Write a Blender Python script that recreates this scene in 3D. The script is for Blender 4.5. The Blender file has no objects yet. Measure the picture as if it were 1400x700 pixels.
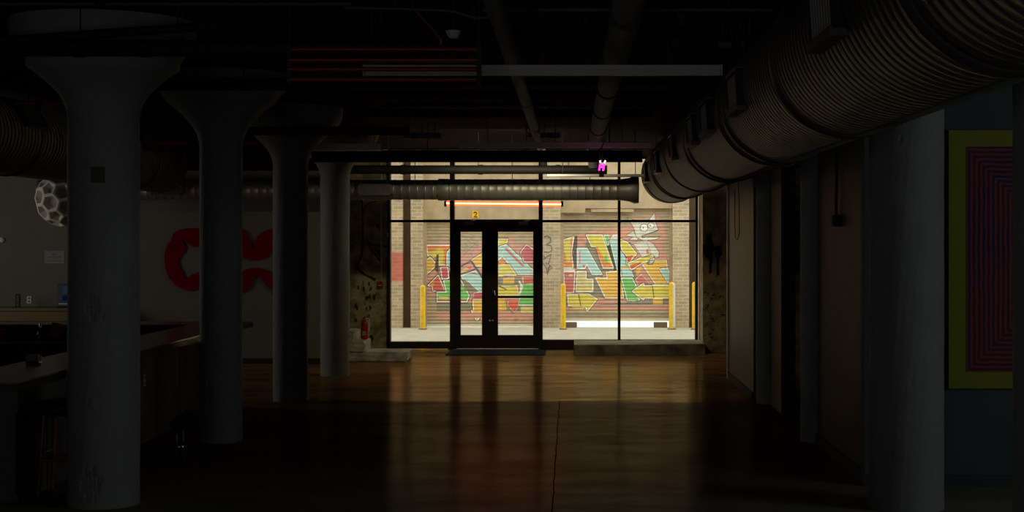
import bpy, bmesh, math, random
import numpy as np
from mathutils import Vector, Matrix, Euler
random.seed(7)
C = bpy.context.scene.collection
PI = math.pi
F, VX, VY, H = 2100.0, 780.0, 328.0, 1.95      # focal length (px), vanishing point, eye height
def X(px, Y): return (px - VX) * Y / F
def Z(py, Y): return H + (VY - py) * Y / F
def lin(c):
    return tuple(((v/255)/12.92 if v/255 <= .04045 else ((v/255+.055)/1.055)**2.4) for v in c)

# ------------------------------------------------------------------ materials
def mat(name, col, rough=.6, metal=0., spec=.5, var=.25, scale=6., bump=0., bscale=40., stretch=(1,1,1), var2=None, detail=4., coat=0.):
    m = bpy.data.materials.new(name); m.use_nodes = True
    nt = m.node_tree; n = nt.nodes; l = nt.links
    b = n['Principled BSDF']
    b.inputs['Roughness'].default_value = rough
    b.inputs['Metallic'].default_value = metal
    b.inputs['Specular IOR Level'].default_value = spec
    if coat: b.inputs['Coat Weight'].default_value = coat; b.inputs['Coat Roughness'].default_value = .15
    tc = n.new('ShaderNodeTexCoord'); mp = n.new('ShaderNodeMapping')
    mp.inputs['Scale'].default_value = stretch
    l.new(tc.outputs['Object'], mp.inputs['Vector'])
    nz = n.new('ShaderNodeTexNoise'); nz.inputs['Scale'].default_value = scale; nz.inputs['Detail'].default_value = detail
    l.new(mp.outputs[0], nz.inputs['Vector'])
    rp = n.new('ShaderNodeValToRGB')
    c2 = var2 if var2 else tuple(v*(1-var) for v in col)
    rp.color_ramp.elements[0].position = .35; rp.color_ramp.elements[1].position = .65
    rp.color_ramp.elements[0].color = (*c2, 1); rp.color_ramp.elements[1].color = (*col, 1)
    l.new(nz.outputs['Fac'], rp.inputs[0]); l.new(rp.outputs[0], b.inputs['Base Color'])
    if bump:
        bn = n.new('ShaderNodeTexNoise'); bn.inputs['Scale'].default_value = bscale; bn.inputs['Detail'].default_value = 5
        l.new(mp.outputs[0], bn.inputs['Vector'])
        bp = n.new('ShaderNodeBump'); bp.inputs['Strength'].default_value = bump; bp.inputs['Distance'].default_value = .02
        l.new(bn.outputs['Fac'], bp.inputs['Height']); l.new(bp.outputs[0], b.inputs['Normal'])
    return m
def emit(name, col, s):
    m = bpy.data.materials.new(name); m.use_nodes = True
    nt = m.node_tree; nt.nodes.clear()
    o = nt.nodes.new('ShaderNodeOutputMaterial'); e = nt.nodes.new('ShaderNodeEmission')
    e.inputs[0].default_value = (*col, 1); e.inputs[1].default_value = s
    nt.links.new(e.outputs[0], o.inputs[0]); return m
def glassmat(name):
    m = bpy.data.materials.new(name); m.use_nodes = True
    nt = m.node_tree; nt.nodes.clear()
    o = nt.nodes.new('ShaderNodeOutputMaterial'); mx = nt.nodes.new('ShaderNodeMixShader')
    t = nt.nodes.new('ShaderNodeBsdfTransparent'); t.inputs[0].default_value = (.97, .98, .96, 1)
    g = nt.nodes.new('ShaderNodeBsdfGlossy'); g.inputs['Roughness'].default_value = .02
    mx.inputs[0].default_value = .02
    nt.links.new(t.outputs[0], mx.inputs[1]); nt.links.new(g.outputs[0], mx.inputs[2]); nt.links.new(mx.outputs[0], o.inputs[0])
    return m
def brickmat():
    m = bpy.data.materials.new('brick'); m.use_nodes = True
    nt = m.node_tree; n = nt.nodes; l = nt.links; b = n['Principled BSDF']; b.inputs['Roughness'].default_value = .85
    tc = n.new('ShaderNodeTexCoord'); sp = n.new('ShaderNodeSeparateXYZ'); cb = n.new('ShaderNodeCombineXYZ')
    l.new(tc.outputs['Object'], sp.inputs[0])
    ad = n.new('ShaderNodeMath'); ad.operation = 'ADD'; l.new(sp.outputs[0], ad.inputs[0]); l.new(sp.outputs[1], ad.inputs[1])
    l.new(ad.outputs[0], cb.inputs[0]); l.new(sp.outputs[2], cb.inputs[1])
    br = n.new('ShaderNodeTexBrick'); br.inputs['Scale'].default_value = 1.
    br.inputs['Brick Width'].default_value = .21; br.inputs['Row Height'].default_value = .075; br.inputs['Mortar Size'].default_value = .007
    br.inputs['Color1'].default_value = (*lin((184, 166, 138)), 1); br.inputs['Color2'].default_value = (*lin((162, 144, 118)), 1)
    br.inputs['Mortar'].default_value = (*lin((200, 188, 164)), 1)
    l.new(cb.outputs[0], br.inputs['Vector'])
    # painted red-pink block on the left pier
    def rng(sock, lo, hi):
        a = n.new('ShaderNodeMath'); a.operation = 'GREATER_THAN'; a.inputs[1].default_value = lo; l.new(sock, a.inputs[0])
        c = n.new('ShaderNodeMath'); c.operation = 'LESS_THAN'; c.inputs[1].default_value = hi; l.new(sock, c.inputs[0])
        d = n.new('ShaderNodeMath'); d.operation = 'MULTIPLY'; l.new(a.outputs[0], d.inputs[0]); l.new(c.outputs[0], d.inputs[1]); return d.outputs[0]
    d = n.new('ShaderNodeMath'); d.operation = 'MULTIPLY'
    l.new(rng(sp.outputs[0], X(520, 34), X(553.5, 34)), d.inputs[0]); l.new(rng(sp.outputs[2], Z(384.5, 34), Z(345, 34)), d.inputs[1])
    mx = n.new('ShaderNodeMix'); mx.data_type = 'RGBA'
    l.new(d.outputs[0], mx.inputs[0]); l.new(br.outputs[0], mx.inputs[6])
    mr = n.new('ShaderNodeMix'); mr.data_type = 'RGBA'; mr.inputs[0].default_value = .72; l.new(br.outputs[0], mr.inputs[6]); mr.inputs[7].default_value = (*lin((196, 84, 74)), 1)
    l.new(mr.outputs[2], mx.inputs[7])
    nz = n.new('ShaderNodeTexNoise'); nz.inputs['Scale'].default_value = 2.2; nz.inputs['Detail'].default_value = 6; l.new(tc.outputs['Object'], nz.inputs['Vector'])
    hs = n.new('ShaderNodeMix'); hs.data_type = 'RGBA'; hs.blend_type = 'MULTIPLY'; hs.inputs[0].default_value = .5
    l.new(mx.outputs[2], hs.inputs[6]); l.new(nz.outputs['Fac'], hs.inputs[7]); 
    g = n.new('ShaderNodeHueSaturation'); g.inputs['Value'].default_value = 1.3; l.new(hs.outputs[2], g.inputs['Color'])
    l.new(g.outputs[0], b.inputs['Base Color'])
    return m
def attrmat(name, rough=.6, noise=0., nscale=8.):
    m = bpy.data.materials.new(name); m.use_nodes = True
    nt = m.node_tree; n = nt.nodes; l = nt.links; b = n['Principled BSDF']; b.inputs['Roughness'].default_value = rough
    a = n.new('ShaderNodeAttribute'); a.attribute_name = 'paint'
    if noise:
        tc = n.new('ShaderNodeTexCoord')
        nz = n.new('ShaderNodeTexNoise'); nz.inputs['Scale'].default_value = nscale; nz.inputs['Detail'].default_value = 8; nz.inputs['Roughness'].default_value = .7
        l.new(tc.outputs['Object'], nz.inputs['Vector'])
        rp = n.new('ShaderNodeValToRGB'); rp.color_ramp.elements[0].position = .42; rp.color_ramp.elements[1].position = .58
        rp.color_ramp.elements[0].color = (1-noise,)*3 + (1,); rp.color_ramp.elements[1].color = (1, 1, 1, 1)
        l.new(nz.outputs['Fac'], rp.inputs[0])
        mx = n.new('ShaderNodeMix'); mx.data_type = 'RGBA'; mx.blend_type = 'MULTIPLY'; mx.inputs[0].default_value = 1
        l.new(a.outputs['Color'], mx.inputs[6]); l.new(rp.outputs[0], mx.inputs[7]); l.new(mx.outputs[2], b.inputs['Base Color'])
    else:
        l.new(a.outputs['Color'], b.inputs['Base Color'])
    return m
def floormat():
    # two pours of sealed concrete: a smoother orange-brown one by the doors, a darker worn one nearer; clear sealer on top
    m = bpy.data.materials.new('sealed_concrete'); m.use_nodes = True
    nt = m.node_tree; n = nt.nodes; l = nt.links; n.remove(n['Principled BSDF']); out = n['Material Output']
    def math_(o, a, b_=None, c=None, clamp=False):
        k = n.new('ShaderNodeMath'); k.operation = o; k.use_clamp = clamp
        for q, v in enumerate((a, b_, c)):
            if v is None: continue
            if isinstance(v, (int, float)): k.inputs[q].default_value = v
            else: l.new(v, k.inputs[q])
        return k.outputs[0]
    def ramp(f, p0, c0, p1, c1):
        k = n.new('ShaderNodeValToRGB'); e = k.color_ramp.elements; e[0].position = p0; e[0].color = (*c0, 1); e[1].position = p1; e[1].color = (*c1, 1); l.new(f, k.inputs[0]); return k.outputs[0]
    def mixc(f, a, b_):
        k = n.new('ShaderNodeMix'); k.data_type = 'RGBA'; l.new(f, k.inputs[0])
        for q, v in ((6, a), (7, b_)):
            if isinstance(v, tuple): k.inputs[q].default_value = (*v, 1)
            else: l.new(v, k.inputs[q])
        return k.outputs[2]
    def noise(sc, det, rough, vec, dist=0.):
        k = n.new('ShaderNodeTexNoise'); k.inputs['Scale'].default_value = sc; k.inputs['Detail'].default_value = det; k.inputs['Roughness'].default_value = rough; k.inputs['Distortion'].default_value = dist; l.new(vec, k.inputs['Vector']); return k.outputs['Fac']
    tc = n.new('ShaderNodeTexCoord'); mp = n.new('ShaderNodeMapping'); mp.inputs['Scale'].default_value = (.45, 1.3, 1); l.new(tc.outputs['Object'], mp.inputs[0])
    sp = n.new('ShaderNodeSeparateXYZ'); l.new(tc.outputs['Object'], sp.inputs[0])
    a = noise(1.6, 9, .68, mp.outputs[0], .6); fine = noise(2.6, 9, .72, mp.outputs[0], .4)
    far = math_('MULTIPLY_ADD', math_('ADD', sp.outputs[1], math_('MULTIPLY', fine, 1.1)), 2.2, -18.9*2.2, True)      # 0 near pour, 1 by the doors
    grey = math_('MULTIPLY_ADD', sp.outputs[1], -.35, 4.9, True)                                                     # side daylight painted into the foreground as a paler grey
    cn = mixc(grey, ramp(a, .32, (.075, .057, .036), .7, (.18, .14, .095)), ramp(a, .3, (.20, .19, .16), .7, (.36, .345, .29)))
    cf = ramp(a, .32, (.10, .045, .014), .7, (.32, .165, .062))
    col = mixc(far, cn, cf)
    # saw-cut joint in the near pour
    w1 = math_('MULTIPLY_ADD', noise(2., 2, .5, tc.outputs['Object']), .03, .118)
    jt = math_('MULTIPLY', math_('LESS_THAN', math_('ABSOLUTE', math_('ADD', sp.outputs[0], w1)), .005), math_('LESS_THAN', sp.outputs[1], 18.6))
    col = mixc(jt, col, (.002, .002, .002))
    bp = n.new('ShaderNodeBump'); bp.inputs['Strength'].default_value = .10; bp.inputs['Distance'].default_value = .02; l.new(noise(3., 7, .6, mp.outputs[0]), bp.inputs['Height'])
    d = n.new('ShaderNodeBsdfDiffuse'); l.new(col, d.inputs[0]); l.new(bp.outputs[0], d.inputs['Normal'])
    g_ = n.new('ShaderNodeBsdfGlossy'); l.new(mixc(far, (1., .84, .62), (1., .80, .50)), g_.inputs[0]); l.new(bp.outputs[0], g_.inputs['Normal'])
    l.new(math_('MULTIPLY_ADD', fine, -.22, .28), g_.inputs['Roughness'])
    fr = n.new('ShaderNodeFresnel'); fr.inputs[0].default_value = 1.45
    wear = math_('MULTIPLY_ADD', math_('ADD', math_('MULTIPLY', a, .45), math_('MULTIPLY', fine, .55)), 3.2, -1.1, True)
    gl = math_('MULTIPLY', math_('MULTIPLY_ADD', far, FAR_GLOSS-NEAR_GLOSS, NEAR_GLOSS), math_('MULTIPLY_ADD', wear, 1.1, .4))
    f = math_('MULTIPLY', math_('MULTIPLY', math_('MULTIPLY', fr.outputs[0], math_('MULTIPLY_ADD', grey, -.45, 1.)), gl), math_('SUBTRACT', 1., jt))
    mx = n.new('ShaderNodeMixShader'); l.new(f, mx.inputs[0]); l.new(d.outputs[0], mx.inputs[1]); l.new(g_.outputs[0], mx.inputs[2]); l.new(mx.outputs[0], out.inputs[0])
    return m
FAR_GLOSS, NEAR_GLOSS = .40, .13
M = {}
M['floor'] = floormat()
M['asphalt'] = mat('alley_concrete', lin((184, 180, 164)), .9, var=.18, scale=3, bump=.1)
M['brick'] = brickmat()
M['glass'] = glassmat('pane_glass')
M['frame'] = mat('dark_bronze_frame', (.034, .025, .014), .6, spec=.25, var=.2)
M['black'] = mat('black_paint', (.006, .006, .006), .7, var=.3)
M['softblack'] = mat('dark_soffit', (.010, .0095, .009), .95, spec=.04, var=.4, scale=2)
M['pipeblack'] = mat('dark_painted_pipe', (.022, .021, .02), .65, var=.3)
M['column'] = mat('white_painted_concrete', (.31, .325, .315), .75, var=.1, scale=3, bump=.25, bscale=28)
M['column2'] = mat('grey_painted_concrete', (.25, .26, .26), .75, var=.12, scale=3, bump=.22, bscale=28)
M['white'] = mat('white_plaster', (.155, .146, .122), .85, var=.05, scale=2)
M['rough'] = mat('raw_concrete', (.34, .30, .18), .9, var=.7, scale=3, bump=.4, bscale=14)
M['step'] = mat('step_concrete', (.62, .60, .48), .85, var=.5, scale=5, bump=.3, bscale=20)
M['duct'] = mat('galvanised_duct', (.30, .285, .25), .42, metal=.55, var=.2, scale=4)
M['ductpaint'] = mat('dull_galvanised_duct', (.115, .113, .104), .52, metal=.5, var=.25, scale=3)
M['grille'] = mat('grille_paint', (.27, .25, .24), .6, var=.08)
M['greygrille'] = mat('grey_grille', (.20, .20, .19), .5, metal=.6, var=.1)
M['strip'] = mat('white_enamel', (.72, .74, .72), .5, var=.06)
M['greypanel'] = mat('grey_panel', (.11, .102, .085), .55, var=.15, scale=1.5)
M['brown'] = mat('brown_panel', (.055, .040, .029), .62, var=.3, scale=1.2, stretch=(1, 1, .4), bump=.05)
M['teal'] = mat('teal_wall_paint', (.075, .105, .11), .8, var=.1, scale=2)
M['tealdark'] = mat('teal_baseboard', (.035, .06, .068), .6, var=.1)
M['red'] = mat('red_sign_paint', (.22, .0015, .003), .8, spec=.06, var=.1)
M['redgloss'] = mat('red_enamel', (.42, .012, .012), .35, var=.1)
M['redtube'] = mat('unlit_red_tube', (.30, .006, .02), .4, var=.1)
M['bartop'] = mat('bar_top_wood', (.36, .27, .13), .2, var=.35, scale=5, stretch=(4, .5, 1), spec=.5)
M['baredge'] = mat('bar_edge', (.05, .042, .03), .5, var=.3)
M['barfront'] = mat('bar_front_board', (.13, .135, .105), .8, var=.5, scale=2.5, bump=.1)
M['barend'] = mat('bar_end_board', (.13, .145, .13), .8, var=.12, scale=2)
M['shelfwood'] = mat('shelf_wood', (.17, .09, .03), .5, var=.25, scale=5, stretch=(.4, 4, 4))
M['stoolwood'] = mat('stool_wood', (.30, .09, .03), .4, var=.3, scale=8, stretch=(4, 4, .5))
M['leather'] = mat('black_leather', (.008, .007, .007), .5, var=.2)
M['chrome'] = mat('chrome', (.6, .6, .6), .2, metal=1., var=.05)
M['plastic'] = mat('white_plastic', (.6, .6, .58), .5, var=.03)
M['paper'] = mat('paper', (.27, .265, .25), .8, var=.03)
M['ink'] = mat('ink', (.12, .12, .12), .8, var=.1)
M['yellow'] = mat('yellow_bollard', lin((240, 196, 40)), .5, var=.25, scale=10)
M['decal'] = mat('yellow_decal', lin((240, 196, 30)), .5, var=.05)
M['pale'] = mat('pale_paint', lin((222, 216, 196)), .7, var=.12)
M['lintel'] = mat('beige_lintel', lin((186, 166, 136)), .85, var=.2, scale=4)
M['recess_block'] = mat('recess_shade_and_block', lin((122, 104, 82)), .85, var=.2, scale=5)
M['acid'] = mat('chartreuse_border', (.26, .29, .004), .6, var=.06)
M['art'] = None
M['rubber'] = mat('rubber_mat', (.008, .0085, .006), .95, spec=.08, var=.3, scale=40)
M['honey'] = mat('honeycomb_lampshade', (.60, .57, .52), .7, var=.05)
M['honeyin'] = mat('honeycomb_cell', (.42, .38, .30), .8, var=.08)
M['pvc'] = mat('grey_insulation', (.11, .108, .10), .7, var=.2)
M['bluebox'] = mat('terminal_shell', (.02, .035, .06), .5, var=.1)
M['screen'] = emit('terminal_screen', (.25, .5, .9), .035)
M['screen2'] = emit('terminal_button', (.02, .09, .5), .035)
M['orange_neon'] = emit('orange_neon', (14., 4.5, 2.6), 1.)
def sleeve():  # added glowing shell round the orange tube, imitating its bloom
    m = bpy.data.materials.new('orange_halo_shell'); m.use_nodes = True; nt = m.node_tree; nt.nodes.clear()
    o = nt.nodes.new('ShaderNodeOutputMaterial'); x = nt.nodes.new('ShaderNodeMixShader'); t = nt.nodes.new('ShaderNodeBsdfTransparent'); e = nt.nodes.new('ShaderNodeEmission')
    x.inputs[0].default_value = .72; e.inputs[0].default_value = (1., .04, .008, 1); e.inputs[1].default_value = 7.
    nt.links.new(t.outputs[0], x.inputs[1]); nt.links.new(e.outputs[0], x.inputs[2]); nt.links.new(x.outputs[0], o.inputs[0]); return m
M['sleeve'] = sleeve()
M['pink_neon'] = emit('pink_neon', (5., .1, 1.7), 1.)
M['daylight'] = emit('daylight_gap', (1., .98, .9), 1.3)

# ------------------------------------------------------------------ mesh helpers
class MB:
    def __init__(s): s.v = []; s.f = []; s.mi = []; s.sm = []
    def add(s, vs, fs, mi=0, smooth=False, mx=None):
        o = len(s.v)
        s.v += [tuple(mx @ Vector(v)) if mx is not None else tuple(v) for v in vs]
        s.f += [tuple(i + o for i in f) for f in fs]; s.mi += [mi]*len(fs); s.sm += [smooth]*len(fs); return s
    def box(s, x0, x1, y0, y1, z0, z1, mi=0, mx=None, bev=0.):
        x0, x1 = min(x0, x1), max(x0, x1); y0, y1 = min(y0, y1), max(y0, y1); z0, z1 = min(z0, z1), max(z0, z1)
        if bev > 0:
            bm = bmesh.new(); bmesh.ops.create_cube(bm, size=1)
            for v in bm.verts: v.co = Vector(((x0+x1)/2 + v.co.x*(x1-x0), (y0+y1)/2 + v.co.y*(y1-y0), (z0+z1)/2 + v.co.z*(z1-z0)))
            bmesh.ops.bevel(bm, geom=bm.edges[:], offset=bev, segments=2, affect='EDGES', profile=.5)
            bm.verts.index_update()
            s.add([v.co[:] for v in bm.verts], [[v.index for v in f.verts] for f in bm.faces], mi, False, mx); bm.free(); return s
        vs = [(x0,y0,z0),(x1,y0,z0),(x1,y1,z0),(x0,y1,z0),(x0,y0,z1),(x1,y0,z1),(x1,y1,z1),(x0,y1,z1)]
        fs = [(0,3,2,1),(4,5,6,7),(0,1,5,4),(1,2,6,5),(2,3,7,6),(3,0,4,7)]
        return s.add(vs, fs, mi, False, mx)
    def prism(s, poly, z0, z1, mi=0, axis='z'):
        n = len(poly)
        def p(a, b, c): return (a, b, c) if axis == 'z' else ((a, c, b) if axis == 'y' else (c, a, b))
        vs = [p(a, b, z0) for a, b in poly] + [p(a, b, z1) for a, b in poly]
        fs = [tuple(range(n))[::-1], tuple(range(n, 2*n))] + [(i, (i+1) % n, n + (i+1) % n, n + i) for i in range(n)]
        return s.add(vs, fs, mi)
    def tube(s, pts, r, n=12, mi=0, caps=True):
        pts = [Vector(p) for p in pts]; rs = r if isinstance(r, (list, tuple)) else [r]*len(pts)
        vs = []; fs = []; up = None
        for i, p in enumerate(pts):
            t = (pts[min(i+1, len(pts)-1)] - pts[max(i-1, 0)]).normalized()
            if up is None: up = t.orthogonal().normalized()
            up = (up - t*up.dot(t)).normalized() if (up - t*up.dot(t)).length > 1e-5 else t.orthogonal().normalized()
            sd = t.cross(up)
            for k in range(n):
                a = 2*PI*k/n; vs.append(p + (up*math.cos(a) + sd*math.sin(a))*rs[i])
        for i in range(len(pts)-1):
            for k in range(n):
                fs.append((i*n+k, i*n+(k+1) % n, (i+1)*n+(k+1) % n, (i+1)*n+k))
        s.add(vs, fs, mi, True)
        if caps:
            s.add([vs[k] for k in range(n)], [tuple(range(n))[::-1]], mi); s.add([vs[(len(pts)-1)*n+k] for k in range(n)], [tuple(range(n))], mi)
        return s
    def lathe(s, prof, n=48, mi=0, mx=None, disp=None, smooth=True):
        vs = []; fs = []
        for (r, z) in prof:
            for k in range(n):
                a = 2*PI*k/n; rr = r + (disp(a, z) if disp else 0)
                vs.append((rr*math.cos(a), rr*math.sin(a), z))
        for i in range(len(prof)-1):
            for k in range(n):
                fs.append((i*n+k, i*n+(k+1) % n, (i+1)*n+(k+1) % n, (i+1)*n+k))
        s.add(vs, fs, mi, smooth, mx)
        s.add([vs[k] for k in range(n)], [tuple(range(n))[::-1]], mi, False, mx)
        s.add([vs[(len(prof)-1)*n+k] for k in range(n)], [tuple(range(n))], mi, False, mx)
        return s
    def build(s, name, ms, parent=None, loc=None):
        me = bpy.data.meshes.new(name); me.from_pydata(s.v, [], s.f)
        if not isinstance(ms, (list, tuple)): ms = [ms]
        for m in ms: me.materials.append(M[m] if isinstance(m, str) else m)
        me.polygons.foreach_set('material_index', s.mi); me.polygons.foreach_set('use_smooth', s.sm); me.update()
        bm = bmesh.new(); bm.from_mesh(me); bmesh.ops.recalc_face_normals(bm, faces=bm.faces[:]); bm.to_mesh(me); bm.free()
        o = bpy.data.objects.new(name, me); C.objects.link(o)
        if parent is not None: o.parent = parent
        if loc: o.location = loc
        return o
def tag(o, label, cat, group=None, kind=None):
    o['label'] = label; o['category'] = cat
    if group: o['group'] = group
    if kind: o['kind'] = kind
    return o
def thing(name, label, cat, loc=(0,0,0), group=None, kind=None):
    o = bpy.data.objects.new(name, None); C.objects.link(o); o.location = loc; o.empty_display_size = .1
    return tag(o, label, cat, group, kind)
def struct(name, mb, m, label=None, cat=None, parent=None):
    o = mb.build(name, m, parent); o['kind'] = 'structure'
    if label: o['label'] = label
    if cat: o['category'] = cat
    return o
def sempty(name, label, cat, loc=(0,0,0)):
    o = thing(name, label, cat, loc); o['kind'] = 'structure'; return o

# painted grids: colour is the paint on the surface, evaluated from outlines in the surface's own plane
def seg_dist(P, a, b):
    a = np.array(a, float); b = np.array(b, float); d = b - a; L = max((d*d).sum(), 1e-9)
    t = np.clip(((P - a) @ d)/L, 0, 1)[:, None]; q = P - (a + t*d); return np.sqrt((q*q).sum(1))
def poly_in(P, poly):
    x, y = P[:, 0], P[:, 1]; ins = np.zeros(len(P), bool); n = len(poly)
    for i in range(n):
        x1, y1 = poly[i]; x2, y2 = poly[(i+1) % n]
        c = ((y1 > y) != (y2 > y)) & (x < (x2-x1)*(y-y1)/((y2-y1) if y2 != y1 else 1e-9) + x1); ins ^= c
    return ins
def paint(P, base, layers):
    col = np.tile(np.array(base, float), (len(P), 1))
    for L in layers:
        k = L[0]
        if k == 'p':                                   # ('p', poly, fill, outline width white, dark)
            _, poly, fill, w, dk = L
            pa = np.array(poly, float); lo = pa.min(0) - 4; hi = pa.max(0) + 4
            sel = np.where((P[:, 0] > lo[0]) & (P[:, 0] < hi[0]) & (P[:, 1] > lo[1]) & (P[:, 1] < hi[1]))[0]
            if not len(sel): continue
            Q = P[sel]; ins = poly_in(Q, poly)
            d = np.min([seg_dist(Q, poly[i], poly[(i+1) % len(poly)]) for i in range(len(poly))], axis=0)
            sub = col[sel]
            if dk: sub[~ins & (d < w + dk)] = GR['dark']
            if w: sub[(~ins & (d < w))] = GR['white']
            if fill is not None: sub[ins] = fill
            col[sel] = sub
        else:                                          # ('l', pts, colour, width)
            _, pts, c, w = L
            d = np.min([seg_dist(P, pts[i], pts[i+1]) for i in range(len(pts)-1)], axis=0)
            col[d < w] = c
    return col
def grid(name, px0, px1, py0, py1, Y, step, base, layers, m, parent=None, corr=None, depth=.04):
    x0, x1, z0, z1 = X(px0, Y), X(px1, Y), Z(py1, Y), Z(py0, Y)
    nx = max(2, int((x1-x0)/step)+1); nz = max(2, int((z1-z0)/step)+1)
    xs = np.linspace(x0, x1, nx); zs = np.linspace(z0, z1, nz)
    gx, gz = np.meshgrid(xs, zs)
    gy = np.full_like(gx, Y)
    if corr: gy = Y + corr[1]*np.abs(np.sin(PI*gz/corr[0]))**.7*-1
    V = np.stack([gx.ravel(), gy.ravel(), gz.ravel()], 1)
    Pp = np.stack([VX + V[:, 0]*F/Y, VY - (V[:, 2]-H)*F/Y], 1)
    col = paint(Pp, base, layers)
    idx = np.arange(nx*nz).reshape(nz, nx)
    q = np.stack([idx[:-1, :-1].ravel(), idx[:-1, 1:].ravel(), idx[1:, 1:].ravel(), idx[1:, :-1].ravel()], 1)
    nb = len(V)                                        # body behind the painted face, so the sheet has thickness
    B = np.array([[x0, Y+depth, z0], [x1, Y+depth, z0], [x1, Y+depth, z1], [x0, Y+depth, z1]])
    fs = q.tolist() + [[nb, nb+3, nb+2, nb+1]]
    fs += [list(idx[0, ::-1]) + [nb, nb+1], list(idx[-1, :]) + [nb+2, nb+3], list(idx[:, 0]) + [nb+3, nb], list(idx[::-1, -1]) + [nb+1, nb+2]]
    me = bpy.data.meshes.new(name)
    me.from_pydata(np.vstack([V, B]).tolist(), [], [[int(i) for i in f] for f in fs])
    at = me.color_attributes.new('paint', 'FLOAT_COLOR', 'POINT')
    full = np.ones((nb+4, 4)); full[:nb, :3] = col; full[nb:, :3] = base
    at.data.foreach_set('color', full.ravel().astype(np.float32))
    me.materials.append(m); me.update()
    o = bpy.data.objects.new(name, me); C.objects.link(o)
    if parent is not None: o.parent = parent
    return o

GR = {k: lin(v) for k, v in dict(
    base=(182, 164, 136), pink=(212, 150, 134), yellow=(226, 212, 78), blue=(174, 222, 222), orange=(238, 140, 60), gold=(236, 188, 72),
    green=(104, 200, 104), white=(248, 247, 240), dark=(84, 78, 62), red=(212, 84, 74), mag=(206, 74, 98), cream=(222, 206, 130),
    grey=(222, 223, 216), slate=(134, 130, 112), rose=(210, 108, 108), ruby=(226, 86, 44)).items()}
for _k in GR:
    if _k not in ('dark', 'white', 'base'): GR[_k] = tuple(.86*a + .14*b for a, b in zip(GR[_k], lin((205, 192, 170))))
g = GR

# ================================================================== SETTING
CZ = 3.56
FY = 27.3                                             # storefront plane
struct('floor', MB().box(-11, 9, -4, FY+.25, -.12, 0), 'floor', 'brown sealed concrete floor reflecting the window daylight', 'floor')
struct('ground', MB().box(-12, 12, FY+.25, 40, -.12, 0), 'asphalt', 'pale concrete ground of the alley outside', 'ground')
struct('ceiling', MB().box(-11.2, 9.2, -4.2, FY+.3, CZ, CZ+.2), 'softblack', 'dark painted concrete ceiling slab', 'ceiling')
struct('wall_west', MB().box(-11.2, -11, -4, FY+.3, -.12, CZ), 'white')
struct('wall_east', MB().box(9, 9.2, -4, FY+.3, -.12, CZ), 'softblack')
struct('wall_south', MB().box(-11.2, 9.2, -4.2, -4, -.12, CZ), 'softblack')
JL, JR = X(530, FY), X(954, FY)                       # storefront jambs
WT = 3.44
# left raw concrete wall beside the storefront, with black spray marks
rawmat = attrmat('painted_raw_concrete', .9, .62, 3.2)
bk = (.012, .012, .010)
struct('wall_north', MB().box(-11, JL-.92, FY, FY+.3, -.12, CZ).box(3.9, 9, FY, FY+.3, -.12, CZ).box(JL-.92, 3.9, FY+.02, FY+.3, WT, CZ), 'rough', 'raw concrete end wall around the shopfront', 'wall')
lay = [('l', [(514, 275), (506, 277), (500, 281), (496, 290)], bk, .7),
       ('l', [(500, 330), (508, 334), (519, 336), (528, 337)], bk, 1.0), ('l', [(500, 330), (507, 340), (521, 358)], bk, 1.2), ('l', [(488, 366), (496, 374), (512, 382)], bk, 1.6),
       ('l', [(516, 308), (517, 309)], bk, 1.8), ('p', [(512, 340), (521, 343), (521, 356)], (.03, .024, .014), 0, 0)]
for i in range(20):
    a, b = random.uniform(484, 520), random.uniform(380, 462); lay.append(('p', [(a, b), (a+random.uniform(1, 4), b+random.uniform(-2, 3)), (a+random.uniform(1, 3), b+random.uniform(4, 10)), (a-random.uniform(0, 2), b+random.uniform(3, 6))], (.06, .055, .03), 0, 0))
for i in range(9):
    cx, cy, rr = random.uniform(484, 500), 290+i*8, random.uniform(2, 5)
    lay.append(('l', [(cx+rr*math.cos(t*.8), cy+rr*.9*math.sin(t*.8)) for t in range(7)], (.34, .34, .24), .35))
o = grid('wall_north_left', X(0, 1)*0 + 780 + (JL-.92)*F/FY, 530, 160, 481, FY, .016, (.62, .60, .33), lay, rawmat, depth=.28)
o['kind'] = 'structure'; o['label'] = 'mossy raw concrete wall with black spray marks left of the shopfront'; o['category'] = 'wall'
# right raw concrete pier with dark blue paint drips
blu = (.012, .020, .045)
lay = [('p', [(962, 340), (966, 322), (972, 318), (974, 330), (978, 338), (975, 346), (973, 372), (970, 375), (969, 356), (965, 352)], blu, 0, 0),
       ('p', [(976, 338), (986, 335), (987, 348), (984, 352), (983, 376), (980, 378), (979, 352), (977, 350)], blu, 0, 0), ('p', [(959, 336), (964, 334), (966, 344), (962, 348)], blu, 0, 0)]
for i in range(70):
    a, b = random.uniform(959, 990), random.uniform(398, 470); r_ = random.uniform(.5, 1.9); lay.append(('p', [(a, b), (a+r_, b-.4), (a+r_*1.2, b+r_), (a, b+r_)], (.03, .022, .012), 0, 0))
PY_ = 26.6
px0 = VX + (JR+.03)*F/PY_
o = grid('wall_north_right', px0, 1020, 186, 482.5, PY_, .016, (.50, .38, .20), lay, attrmat('stained_pier', .9, .5, 5), depth=.98)
o['kind'] = 'structure'; o['label'] = 'stained concrete pier with dark blue paint drips right of the shopfront'; o['category'] = 'wall'
# white wall behind the bar
BW = 24.2
struct('wall_northwest', MB().box(-11, -3.72, BW, BW+.15, 0, 3.04), 'white', 'white wall behind the bar carrying the red sign', 'wall')
struct('trim_northwest', MB().box(-11, -3.72, BW-.02, BW+.15, 3.04, CZ), 'softblack', 'dark band of wall above the white wall', 'trim')
struct('baseboard_northwest', MB().box(-11, -3.72, BW-.025, BW, 0, .085), 'black', 'black baseboard under the white wall', 'baseboard')
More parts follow.
